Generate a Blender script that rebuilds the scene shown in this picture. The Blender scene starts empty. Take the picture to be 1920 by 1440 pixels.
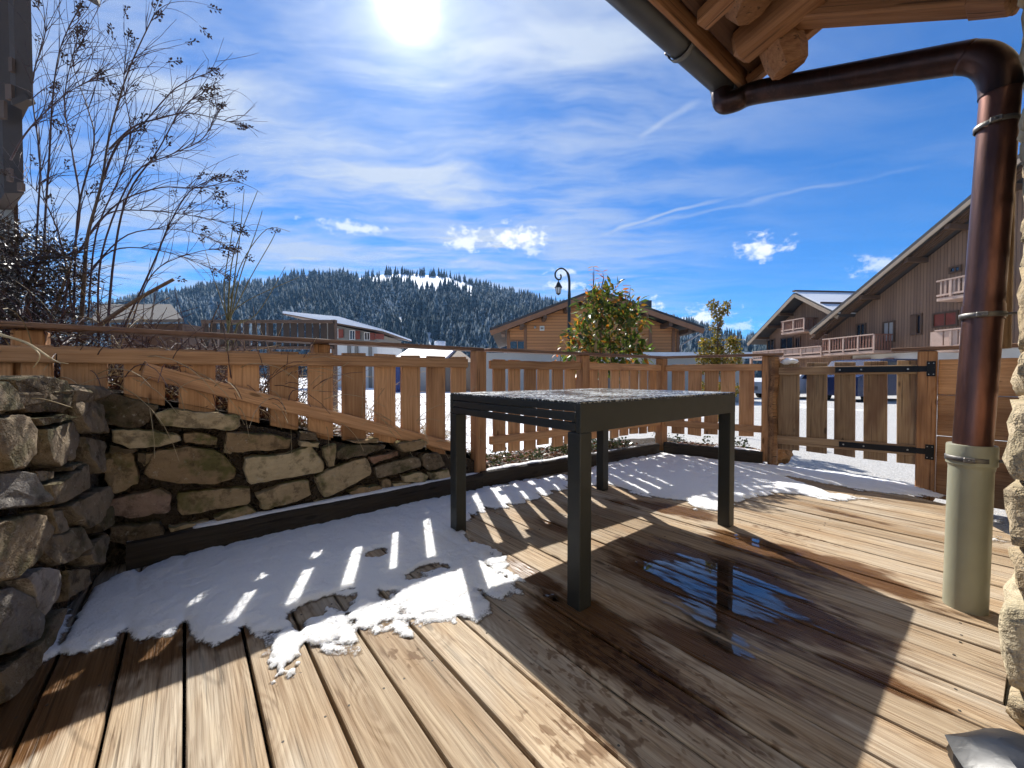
import bpy, math, random
import numpy as np
from mathutils import Vector, Matrix, noise as mnoise

# ------------------------------------------------------------------ camera, sky, sun, exposure
scene = bpy.context.scene
COL = scene.collection
R = math.radians
CAM_Z = 0.84
PITCH = R(1.19)
FPX = 720.0                      # focal length in pixels of the 1920 px wide photograph

cam_data = bpy.data.cameras.new('camera')
cam_data.sensor_width = 36.0
cam_data.lens = 36.0 * FPX / 1920.0
cam_data.clip_start = 0.02
cam_data.clip_end = 6000.0
cam = bpy.data.objects.new('camera', cam_data)
cam.location = (0, 0, CAM_Z)
cam.rotation_euler = (math.pi / 2 - PITCH, 0, 0)
COL.objects.link(cam)
scene.camera = cam

SUN_EL, SUN_AZ = R(43.0), R(-15.0)       # azimuth from +Y, positive towards +X
SUN_DIR = Vector((math.sin(SUN_AZ) * math.cos(SUN_EL), math.cos(SUN_AZ) * math.cos(SUN_EL), math.sin(SUN_EL)))
sun_data = bpy.data.lights.new('sun', 'SUN')
sun_data.energy = 4.1
sun_data.angle = R(0.5)
sun_data.color = (1.0, 0.955, 0.88)
sun = bpy.data.objects.new('sun', sun_data)
sun.rotation_euler = SUN_DIR.to_track_quat('Z', 'Y').to_euler()
sun.location = (-5, 18, 18)
COL.objects.link(sun)

scene.view_settings.view_transform = 'Standard'
scene.view_settings.look = 'None'
scene.view_settings.exposure = 0.92
scene.view_settings.gamma = 1.0
scene.view_settings.use_curve_mapping = False
scene.render.engine = 'CYCLES'
cy = scene.cycles
cy.max_bounces = 6
cy.diffuse_bounces = 3
cy.use_adaptive_sampling = True
cy.adaptive_threshold = 0.022
cy.adaptive_min_samples = 12
cy.glossy_bounces = 3
cy.transmission_bounces = 6
cy.transparent_max_bounces = 16
cy.volume_bounces = 0
cy.use_denoising = True
try:
    cy.denoiser = 'OPENIMAGEDENOISE'
    cy.denoising_input_passes = 'RGB_ALBEDO_NORMAL'
except Exception:
    pass
cy.sample_clamp_indirect = 6.0
cy.caustics_reflective = False
cy.caustics_refractive = False

# node helper ---------------------------------------------------------------
class NT:
    """tiny helper round a node tree"""
    def __init__(s, tree):
        s.t = tree
        s.n = tree.nodes
        s.l = tree.links
    def new(s, typ, **kw):
        nd = s.n.new(typ)
        for k, v in kw.items():
            setattr(nd, k, v)
        return nd
    def put(s, sock, val):
        if isinstance(val, bpy.types.NodeSocket):
            s.l.new(val, sock)
        elif val is not None:
            try:
                sock.default_value = val
            except Exception:
                if isinstance(val, (tuple, list)):
                    sock.default_value = tuple(val) + (1.0,)
                else:
                    sock.default_value = (val, val, val)
    def math(s, op, a, b=None, c=None, clamp=False):
        nd = s.new('ShaderNodeMath', operation=op, use_clamp=clamp)
        s.put(nd.inputs[0], a)
        if b is not None: s.put(nd.inputs[1], b)
        if c is not None: s.put(nd.inputs[2], c)
        return nd.outputs[0]
    def vmath(s, op, a, b=None, out=0):
        nd = s.new('ShaderNodeVectorMath', operation=op)
        s.put(nd.inputs[0], a)
        if b is not None:
            s.put(nd.inputs['Scale'] if op == 'SCALE' else nd.inputs[1], b)
        return nd.outputs[1 if op in ('DOT_PRODUCT', 'LENGTH', 'DISTANCE') else 0]
    def mix(s, f, a, b, blend='MIX'):
        nd = s.new('ShaderNodeMix', data_type='RGBA', blend_type=blend)
        s.put(nd.inputs[0], f); s.put(nd.inputs[6], a); s.put(nd.inputs[7], b)
        return nd.outputs[2]
    def ramp(s, f, lo, hi, a=0.0, b=1.0, smooth=True):
        nd = s.new('ShaderNodeMapRange', interpolation_type='SMOOTHSTEP' if smooth else 'LINEAR')
        s.put(nd.inputs[0], f)
        for i, v in enumerate((lo, hi, a, b)):
            s.put(nd.inputs[1 + i], v)
        return nd.outputs[0]
    def noise(s, vec, scale=5.0, detail=3.0, rough=0.55, dist=0.0):
        nd = s.new('ShaderNodeTexNoise')
        s.put(nd.inputs['Vector'], vec)
        nd.inputs['Scale'].default_value = scale
        nd.inputs['Detail'].default_value = detail
        nd.inputs['Roughness'].default_value = rough
        nd.inputs['Distortion'].default_value = dist
        return nd.outputs['Fac'], nd.outputs['Color']
    def voro(s, vec, scale=5.0, feature='F1', rand=1.0):
        nd = s.new('ShaderNodeTexVoronoi', feature=feature)
        s.put(nd.inputs['Vector'], vec)
        nd.inputs['Scale'].default_value = scale
        nd.inputs['Randomness'].default_value = rand
        return nd
    def mapping(s, vec, scale=(1, 1, 1), loc=(0, 0, 0), rot=(0, 0, 0)):
        nd = s.new('ShaderNodeMapping')
        s.put(nd.inputs['Vector'], vec)
        s.put(nd.inputs['Location'], loc)
        nd.inputs['Rotation'].default_value = rot
        nd.inputs['Scale'].default_value = scale
        return nd.outputs[0]
    def sep(s, vec):
        nd = s.new('ShaderNodeSeparateXYZ'); s.put(nd.inputs[0], vec)
        return nd.outputs
    def comb(s, x, y, z):
        nd = s.new('ShaderNodeCombineXYZ')
        for i, v in enumerate((x, y, z)): s.put(nd.inputs[i], v)
        return nd.outputs[0]
    def bump(s, h, strength=0.3, dist=0.01, normal=None):
        nd = s.new('ShaderNodeBump')
        nd.inputs['Strength'].default_value = strength
        nd.inputs['Distance'].default_value = dist
        s.put(nd.inputs['Height'], h)
        if normal is not None: s.put(nd.inputs['Normal'], normal)
        return nd.outputs[0]

# camera rays for the photograph's pixels (used to measure real positions) ----
def ray(px, py):
    x = (px - 960.0) / FPX; y = (720.0 - py) / FPX
    return Vector((x, math.cos(PITCH) + y * math.sin(PITCH), -math.sin(PITCH) + y * math.cos(PITCH)))
def G(px, py, z=0.0):
    d = ray(px, py); t = (z - CAM_Z) / d.z
    return Vector((d.x * t, d.y * t, z))
def V(px, py, D):
    d = ray(px, py); t = D / d.y
    return Vector((d.x * t, D, CAM_Z + d.z * t))
def PL(px, py, P, u):
    """hit of a pixel's ray with the vertical plane through P along horizontal direction u"""
    d = ray(px, py); n = Vector((-u[1], u[0], 0))
    t = (P[0] * n.x + P[1] * n.y) / (d.x * n.x + d.y * n.y)
    return Vector((d.x * t, d.y * t, CAM_Z + d.z * t))

# world: Nishita sky under a thin veil of cirrus, a few small cumulus ----------
world = bpy.data.worlds.new('World')
scene.world = world
world.use_nodes = True
world.cycles.sampling_method = 'MANUAL'
world.cycles.sample_map_resolution = 256
W = NT(world.node_tree)
W.n.clear()
w_out = W.new('ShaderNodeOutputWorld')
w_bg = W.new('ShaderNodeBackground')
w_bg.inputs['Strength'].default_value = 0.12
sky = W.new('ShaderNodeTexSky', sky_type='NISHITA')
sky.sun_disc = False
sky.sun_elevation = SUN_EL
sky.sun_rotation = SUN_AZ
sky.altitude = 1200.0
sky.air_density = 1.0
sky.dust_density = 0.15
sky.ozone_density = 2.2
skycol = W.mix(1.0, sky.outputs[0], (0.145, 0.40, 0.67, 1), 'MULTIPLY')
dirv = W.vmath('NORMALIZE', W.new('ShaderNodeTexCoord').outputs['Generated'])
dx, dy, dz = W.sep(dirv)
zc = W.math('MAXIMUM', dz, 0.03)
# cirrus on a flat layer overhead
pl = W.comb(W.math('DIVIDE', dx, zc), W.math('DIVIDE', dy, zc), 0.0)
warp = W.noise(pl, 0.9, 3.0, 0.6)[1]
plw = W.vmath('ADD', pl, W.vmath('SCALE', W.vmath('SUBTRACT', warp, (0.5, 0.5, 0.5)), 0.55))
c1 = W.noise(W.mapping(plw, (0.55, 1.6, 1), (3.1, 0.4, 0), (0, 0, R(68))), 1.25, 6.0, 0.60)[0]
c2 = W.noise(W.mapping(plw, (0.5, 2.2, 1), (7.3, 1.9, 0), (0, 0, R(-62))), 1.5, 6.0, 0.60)[0]
sunv = tuple(SUN_DIR)
cosang = W.vmath('DOT_PRODUCT', dirv, sunv)
near = W.ramp(cosang, 0.55, 0.98)                       # veil thickest in the sun's part of the sky
left = W.ramp(dx, 0.58, 0.0)
veil = W.math('MULTIPLY', W.ramp(c1, 0.33, 0.66), W.math('ADD', W.math('MULTIPLY', near, 0.36), W.math('ADD', W.math('MULTIPLY', left, 0.50), 0.07)))
streak = W.math('MULTIPLY', W.ramp(c2, 0.50, 0.74), W.math('ADD', W.math('MULTIPLY', left, 0.34), 0.08))
veil = W.math('ADD', veil, streak, clamp=True)
# contrails: long thin lines on the same layer
cn = W.noise(pl, 2.6, 2.0)[0]
def contrail(pa, pb, width, amount):
    a = ray(*pa); b = ray(*pb)
    A = (a.x / a.z, a.y / a.z); B = (b.x / b.z, b.y / b.z)
    L = math.hypot(B[0] - A[0], B[1] - A[1]); ux, uy = (B[0] - A[0]) / L, (B[1] - A[1]) / L
    rel = W.vmath('SUBTRACT', pl, (A[0], A[1], 0))
    wob = W.math('MULTIPLY', W.math('SUBTRACT', cn, 0.5), width * 5)
    d = W.math('ABSOLUTE', W.math('ADD', W.vmath('DOT_PRODUCT', rel, (-uy, ux, 0)), wob))
    t = W.vmath('DOT_PRODUCT', rel, (ux, uy, 0))
    m = W.math('MULTIPLY', W.ramp(d, width, 0.0), W.math('MULTIPLY', W.ramp(t, -0.05 * L, 0.1 * L), W.ramp(t, 1.05 * L, 0.7 * L)))
    return W.math('MULTIPLY', m, W.math('MULTIPLY', W.ramp(cn, 0.25, 0.6), amount))
for args in (((1105, 445), (1440, 345), 0.045, 0.55), ((1130, 440), (1780, 300), 0.05, 0.25), ((1200, 260), (1330, 180), 0.035, 0.30), ((820, 505), (960, 450), 0.10, 0.35)):
    veil = W.math('ADD', veil, contrail(*args), clamp=True)
cpos = W.math('MAXIMUM', cosang, 0.0)
glow = None
for pw, am in ((3200.0, 60.0), (1000.0, 6.0), (170.0, 1.2), (34.0, 0.55), (8.0, 0.22)):
    g_ = W.math('MULTIPLY', W.math('POWER', cpos, pw), am)
    glow = g_ if glow is None else W.math('ADD', glow, g_)
cirrus_col = W.mix(1.0, W.comb(2.5, 2.95, 3.75), W.math('ADD', W.math('MULTIPLY', glow, 0.10), 1.0), 'MULTIPLY')
col = W.mix(veil, skycol, cirrus_col)
# small cumulus low over the ridge
aev = W.comb(W.math('ARCTAN2', dx, dy), W.math('ARCSINE', dz), 0.0)
puff = W.math('MULTIPLY', W.math('SUBTRACT', W.noise(W.mapping(aev, (1.0, 1.5, 1)), 34.0, 5.0, 0.62)[0], 0.5), 4.4)
def cumulus(px, py, rx, ry, dens=1.0):
    d = ray(px, py).normalized()
    az = math.atan2(d.x, d.y); el = math.asin(d.z)
    k = d.y                                  # pixels near the frame's side cover a smaller angle
    q = W.vmath('MULTIPLY', W.vmath('SUBTRACT', aev, (az, el, 0)), (FPX / rx / k, FPX / ry / k, 0))
    return W.math('MULTIPLY', W.ramp(W.math('ADD', W.vmath('LENGTH', q), puff), 1.15, 0.0), dens)
cm = None
for args in ((872, 450, 34, 22, .75), (975, 446, 60, 20, .9), (1000, 470, 24, 10, .5), (1428, 466, 42, 22, .9), (660, 426, 62, 12, .6),
             (1320, 598, 48, 22, .85), (1655, 495, 40, 20, .55), (1218, 585, 20, 26, .9), (1060, 535, 42, 10, .7), (1055, 512, 26, 9, .6), (1385, 612, 30, 9, .5)):
    m = cumulus(*args)
    cm = m if cm is None else W.math('MAXIMUM', cm, m)
col = W.mix(cm, col, (5.0, 5.2, 5.6, 1))
col = W.mix(1.0, col, W.vmath('SCALE', W.comb(1.0, 0.97, 0.92), glow), 'ADD')
W.l.new(col, w_bg.inputs['Color'])
W.l.new(w_bg.outputs[0], w_out.inputs[0])

# ------------------------------------------------------------------ helpers
rnd = random.Random(11)
WM = {}          # world matrices of the objects made here
def sample_mat(name):
    return bpy.data.materials[name]

def wmat(o):
    return WM.get(o, Matrix.Identity(4))

def link(o, parent=None, M=None):
    COL.objects.link(o)
    M = M or Matrix.Identity(4)
    WM[o] = M
    if parent is not None:
        o.parent = parent
        o.matrix_parent_inverse = wmat(parent).inverted()
    o.matrix_basis = M
    return o

def tag(o, label=None, category=None, group=None, kind=None):
    if label: o['label'] = label
    if category: o['category'] = category
    if group: o['group'] = group
    if kind: o['kind'] = kind
    return o

def thing(name, label, category, loc, group=None):
    o = bpy.data.objects.new(name, None)
    o.empty_display_size = 0.1
    link(o, None, Matrix.Translation(Vector(loc)))
    return tag(o, label, category, group)

def mesh_data(name, verts, faces, mat, smooth=False):
    me = bpy.data.meshes.new(name)
    me.from_pydata([tuple(v) for v in verts], [], [tuple(f) for f in faces])
    if mat: me.materials.append(mat)
    if smooth: me.polygons.foreach_set('use_smooth', [True] * len(me.polygons))
    me.update()
    return me

def mesh(name, verts, faces, mat, parent=None, smooth=False, M=None):
    return link(bpy.data.objects.new(name, mesh_data(name, verts, faces, mat, smooth)), parent, M)

class MB:
    """collects several shapes that make up ONE part"""
    def __init__(s): s.v = []; s.f = []
    def add(s, v, f):
        k = len(s.v); s.v += [tuple(p) for p in v]; s.f += [tuple(i + k for i in q) for q in f]
        return s
    def build(s, name, mat, parent=None, smooth=False, M=None):
        return mesh(name, s.v, s.f, mat, parent, smooth, M)

def np_mesh(name, verts, faces, mat, parent=None, smooth=False, colors=None):
    """fast path for numpy arrays: verts (n,3), faces (m,k)"""
    me = bpy.data.meshes.new(name)
    n, m, k = len(verts), len(faces), faces.shape[1]
    me.vertices.add(n); me.vertices.foreach_set('co', verts.astype(np.float32).ravel())
    me.loops.add(m * k); me.loops.foreach_set('vertex_index', faces.astype(np.int32).ravel())
    me.polygons.add(m)
    me.polygons.foreach_set('loop_start', np.arange(0, m * k, k, dtype=np.int32))
    me.polygons.foreach_set('loop_total', np.full(m, k, dtype=np.int32))
    if smooth: me.polygons.foreach_set('use_smooth', np.ones(m, dtype=bool))
    me.materials.append(mat)
    me.update(); me.validate()
    if colors is not None:
        at = me.attributes.new('tint', 'FLOAT', 'POINT')
        at.data.foreach_set('value', colors.astype(np.float32).ravel())
    return link(bpy.data.objects.new(name, me), parent)

def chamfer_box(sx, sy, sz, c=0.004, jit=0.0, rg=rnd):
    """box with chamfered edges centred on the origin (44 triangles)"""
    hx, hy, hz = sx / 2, sy / 2, sz / 2
    c = min(c, hx * .45, hy * .45, hz * .45)
    V_, idx = [], {}
    for a in (-1, 1):
        for b in (-1, 1):
            for d in (-1, 1):
                j = (rg.uniform(-jit, jit), rg.uniform(-jit, jit), rg.uniform(-jit, jit))
                for ax in range(3):
                    p = [a * (hx - (0 if ax == 0 else c)), b * (hy - (0 if ax == 1 else c)), d * (hz - (0 if ax == 2 else c))]
                    idx[(a, b, d, ax)] = len(V_); V_.append((p[0] + j[0], p[1] + j[1], p[2] + j[2]))
    F_ = []
    for s in (-1, 1):
        q = [idx[(s, b, d, 0)] for b, d in ((-1, -1), (1, -1), (1, 1), (-1, 1))]; F_.append(q if s > 0 else q[::-1])
        q = [idx[(a, s, d, 1)] for a, d in ((-1, -1), (-1, 1), (1, 1), (1, -1))]; F_.append(q if s > 0 else q[::-1])
        q = [idx[(a, b, s, 2)] for a, b in ((-1, -1), (1, -1), (1, 1), (-1, 1))]; F_.append(q if s > 0 else q[::-1])
    for s in (-1, 1):
        for t in (-1, 1):
            q = [idx[(-1, s, t, 1)], idx[(1, s, t, 1)], idx[(1, s, t, 2)], idx[(-1, s, t, 2)]]; F_.append(q if s * t > 0 else q[::-1])
            q = [idx[(s, -1, t, 2)], idx[(s, 1, t, 2)], idx[(s, 1, t, 0)], idx[(s, -1, t, 0)]]; F_.append(q if s * t > 0 else q[::-1])
            q = [idx[(s, t, -1, 0)], idx[(s, t, 1, 0)], idx[(s, t, 1, 1)], idx[(s, t, -1, 1)]]; F_.append(q if s * t > 0 else q[::-1])
            for d in (-1, 1):
                q = [idx[(s, t, d, 0)], idx[(s, t, d, 1)], idx[(s, t, d, 2)]]; F_.append(q if s * t * d > 0 else q[::-1])
    return V_, F_

def frame(origin, xaxis, up=(0, 0, 1)):
    x = Vector(xaxis).normalized(); z = Vector(up)
    y = z.cross(x)
    if y.length < 1e-5: y = Vector((0, 1, 0)).cross(x)
    y.normalize(); z = x.cross(y)
    M = Matrix((x, y, z)).transposed().to_4x4(); M.translation = Vector(origin)
    return M

def bar(name, p0, p1, w, t, mat, parent=None, up=(0, 0, 1), c=0.004, jit=0.0):
    """timber from p0 to p1: local X along it, w across (local Y), t along up (local Z)"""
    p0, p1 = Vector(p0), Vector(p1)
    v, f = chamfer_box((p1 - p0).length, w, t, c, jit)
    return mesh(name, v, f, mat, parent, False, frame((p0 + p1) / 2, p1 - p0, up))

def bar_geo(p0, p1, w, t, up=(0, 0, 1), c=0.004):
    p0, p1 = Vector(p0), Vector(p1)
    v, f = chamfer_box((p1 - p0).length, w, t, c)
    M = frame((p0 + p1) / 2, p1 - p0, up)
    return [M @ Vector(p) for p in v], f

def plain_box(p0, p1):
    x0, y0, z0 = p0; x1, y1, z1 = p1
    v = [(x0, y0, z0), (x1, y0, z0), (x1, y1, z0), (x0, y1, z0), (x0, y0, z1), (x1, y0, z1), (x1, y1, z1), (x0, y1, z1)]
    return v, [(0, 3, 2, 1), (4, 5, 6, 7), (0, 1, 5, 4), (1, 2, 6, 5), (2, 3, 7, 6), (3, 0, 4, 7)]

def tube_geo(pts, radii, n=8, cap=True):
    pts = [Vector(p) for p in pts]
    if not isinstance(radii, (list, tuple)): radii = [radii] * len(pts)
    vs, fs = [], []
    ref = None
    for i, p in enumerate(pts):
        t = (pts[min(i + 1, len(pts) - 1)] - pts[max(i - 1, 0)])
        t = t.normalized() if t.length > 1e-9 else Vector((0, 0, 1))
        if ref is None:
            ref = t.orthogonal().normalized()
        ref = (ref - t * ref.dot(t))
        ref = ref.normalized() if ref.length > 1e-6 else t.orthogonal().normalized()
        b = t.cross(ref)
        for k in range(n):
            a = 2 * math.pi * k / n
            vs.append(p + (ref * math.cos(a) + b * math.sin(a)) * radii[i])
    for i in range(len(pts) - 1):
        for k in range(n):
            k2 = (k + 1) % n
            fs.append((i * n + k, i * n + k2, (i + 1) * n + k2, (i + 1) * n + k))
    if cap:
        fs.append(tuple(range(n - 1, -1, -1)))
        fs.append(tuple((len(pts) - 1) * n + k for k in range(n)))
    return vs, fs

def smooth_path(pts, n=6):
    """Catmull-Rom through the points"""
    P = [Vector(p) for p in pts]
    out = []
    for i in range(len(P) - 1):
        a, b, c, d = P[max(i - 1, 0)], P[i], P[i + 1], P[min(i + 2, len(P) - 1)]
        for k in range(n):
            t = k / n
            out.append(0.5 * ((2 * b) + (c - a) * t + (2 * a - 5 * b + 4 * c - d) * t * t + (3 * b - a - 3 * c + d) * t ** 3))
    out.append(P[-1])
    return out

def smooth_by_angle(o, ang=40):
    me = o.data
    me.polygons.foreach_set('use_smooth', [True] * len(me.polygons))
    try:
        me.set_sharp_from_angle(angle=R(ang))
    except Exception:
        pass
    return o

def copy_tree(o, parent=None):
    c = o.copy(); COL.objects.link(c); c.parent = parent; WM[c] = wmat(o)
    for ch in list(o.children): copy_tree(ch, c)
    return c

# value noise for numpy (deterministic, smooth)
_perm = np.random.RandomState(5).rand(256, 256)
def vnoise(x, y, seed=0):
    x = np.asarray(x, float) + seed * 17.31; y = np.asarray(y, float) + seed * 9.77
    xi = np.floor(x).astype(int); yi = np.floor(y).astype(int)
    fx = x - xi; fy = y - yi
    fx = fx * fx * (3 - 2 * fx); fy = fy * fy * (3 - 2 * fy)
    g = lambda i, j: _perm[i % 256, j % 256]
    return (g(xi, yi) * (1 - fx) + g(xi + 1, yi) * fx) * (1 - fy) + (g(xi, yi + 1) * (1 - fx) + g(xi + 1, yi + 1) * fx) * fy
def fbm(x, y, seed=0, octv=4):
    s = 0; a = 0.5; t = 0
    for k in range(octv):
        s = s + a * vnoise(x * 2 ** k, y * 2 ** k, seed + k); t += a; a *= 0.5
    return s / t

def poly_sd(X, Y, poly):
    """signed distance (negative inside) of points to a polygon"""
    d = np.full(X.shape, 1e9); inside = np.zeros(X.shape, bool)
    n = len(poly)
    for i in range(n):
        ax, ay = poly[i]; bx, by = poly[(i + 1) % n]
        ex, ey = bx - ax, by - ay
        t = np.clip(((X - ax) * ex + (Y - ay) * ey) / (ex * ex + ey * ey + 1e-12), 0, 1)
        d = np.minimum(d, np.hypot(X - ax - t * ex, Y - ay - t * ey))
        c = ((ay > Y) != (by > Y)) & (X < (bx - ax) * (Y - ay) / (by - ay + 1e-12) + ax)
        inside ^= c
    return np.where(inside, -d, d)

# ------------------------------------------------------------------ materials
def new_mat(name):
    m = bpy.data.materials.new(name); m.use_nodes = True
    N = NT(m.node_tree); N.n.clear()
    out = N.new('ShaderNodeOutputMaterial'); b = N.new('ShaderNodeBsdfPrincipled')
    N.l.new(b.outputs[0], out.inputs[0])
    N.b = b; N.out = out
    return m, N

def plain(name, color, rough=0.6, metal=0.0, var=0.12, scale=8.0, bump=0.15, dist=0.004, spec=0.4):
    """plain surface with faint mottling and relief"""
    m, N = new_mat(name)
    co = N.new('ShaderNodeTexCoord').outputs['Object']
    oi = N.new('ShaderNodeObjectInfo').outputs['Random']
    v = N.vmath('ADD', co, N.comb(N.math('MULTIPLY', oi, 40), N.math('MULTIPLY', oi, 23), 0))
    f, _ = N.noise(v, scale, 3.0, 0.6)
    f2, _ = N.noise(v, scale * 6, 1.0, 0.6)
    k = N.math('ADD', N.math('MULTIPLY', N.math('SUBTRACT', f, 0.5), var * 2.5), N.math('ADD', 1.0, N.math('MULTIPLY', N.math('SUBTRACT', oi, 0.5), var)))
    N.put(N.b.inputs['Base Color'], N.mix(1.0, tuple(color) + (1,), k, 'MULTIPLY'))
    N.put(N.b.inputs['Roughness'], N.math('ADD', rough - 0.06, N.math('MULTIPLY', f2, 0.12), clamp=True))
    N.b.inputs['Metallic'].default_value = metal
    N.b.inputs['Specular IOR Level'].default_value = spec
    if bump: N.put(N.b.inputs['Normal'], N.bump(f2, bump, dist))
    return m

def wood(name, light, dark, rings=70.0, rough=0.62, knots=True, stain=0.35, stain_col=None, var=0.25, bump=0.35, cracks=0.4, extra=None, along=1.0, spec=0.25):
    """sawn timber whose grain runs along local X: rings, knots with swirling grain, checks, stains"""
    m, N = new_mat(name)
    co = N.new('ShaderNodeTexCoord').outputs['Object']
    oi = N.new('ShaderNodeObjectInfo').outputs['Random']
    off = N.comb(N.math('MULTIPLY', oi, 57.0), N.math('MULTIPLY', oi, 31.0), N.math('MULTIPLY', oi, 13.0))
    p = N.vmath('ADD', co, off)
    x, y, z = N.sep(co)
    # slow wander of the heart line
    wob = N.noise(N.mapping(p, (1.3 * along, 0.5, 0.5)), 1.0, 0.0, 0.5)[0]
    wob2 = N.noise(N.mapping(p, (3.0 * along, 9.0, 9.0)), 1.0, 1.0, 0.6)[0]
    cy_ = N.math('ADD', y, N.math('ADD', N.math('MULTIPLY', N.math('SUBTRACT', wob, 0.5), 0.16), N.math('MULTIPLY', N.math('SUBTRACT', oi, 0.5), 0.12)))
    cz_ = N.math('ADD', z, N.math('ADD', 0.035, N.math('MULTIPLY', N.math('FRACT', N.math('MULTIPLY', oi, 7.3)), 0.06)))
    r = N.math('SQRT', N.math('ADD', N.math('MULTIPLY', cy_, cy_), N.math('MULTIPLY', cz_, cz_)))
    r = N.math('ADD', r, N.math('MULTIPLY', N.math('SUBTRACT', wob2, 0.5), 0.022))
    kd = None
    if knots:
        vo = N.voro(N.mapping(p, (2.6 * along, 8.0, 8.0)), 1.0)
        kd = vo.outputs['Distance']
        r = N.math('ADD', r, N.math('MULTIPLY', N.ramp(kd, 0.42, 0.0), 0.035))
    wv = N.math('SINE', N.math('MULTIPLY', r, rings * 6.28))
    ring = N.ramp(wv, -0.6, 1.0)
    fine = N.ramp(N.noise(N.mapping(p, (6.0 * along, 170.0, 170.0)), 1.0, 1.0, 0.6)[0], 0.32, 0.68, smooth=False)
    mid = N.ramp(N.noise(N.mapping(p, (2.2 * along, 85.0, 85.0)), 1.0, 2.0, 0.6)[0], 0.36, 0.64, smooth=False)
    g = N.math('ADD', N.math('MULTIPLY', ring, N.math('ADD', 0.02, N.math('MULTIPLY', wob2, 0.36))), N.math('ADD', N.math('MULTIPLY', fine, 0.34), N.math('MULTIPLY', mid, 0.44)), clamp=True)
    col = N.mix(g, tuple(light) + (1,), tuple(dark) + (1,))
    patch = N.noise(N.mapping(p, (1.6 * along, 6.0, 6.0)), 1.0, 2.0, 0.6)[0]
    sc = stain_col or tuple(0.45 * c for c in dark)
    col = N.mix(N.math('MULTIPLY', N.ramp(patch, 0.48, 0.72), stain), col, tuple(sc) + (1,))
    if knots:
        col = N.mix(N.math('MULTIPLY', N.ramp(kd, 0.10, 0.055), 0.8), col, tuple(0.28 * c for c in dark) + (1,))
    ck = N.noise(N.mapping(p, (2.5 * along, 90.0, 90.0)), 1.0, 0.0, 0.4)[0]
    ckm = N.math('MULTIPLY', N.ramp(ck, 0.70, 0.76), cracks)
    col = N.mix(ckm, col, tuple(0.2 * c for c in dark) + (1,))
    k = N.math('ADD', 1.0, N.math('MULTIPLY', N.math('SUBTRACT', N.math('FRACT', N.math('MULTIPLY', oi, 11.7)), 0.5), var * 2))
    col = N.mix(1.0, col, k, 'MULTIPLY')
    ro = rough
    h = N.math('SUBTRACT', N.math('MULTIPLY', fine, 0.6), N.math('MULTIPLY', ckm, 1.5))
    if extra:
        col, ro, h = extra(N, col, ro, h, g)
    N.put(N.b.inputs['Base Color'], col)
    N.put(N.b.inputs['Roughness'], ro)
    N.b.inputs['Specular IOR Level'].default_value = spec
    N.put(N.b.inputs['Normal'], N.bump(h, bump, 0.004))
    return m

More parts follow.
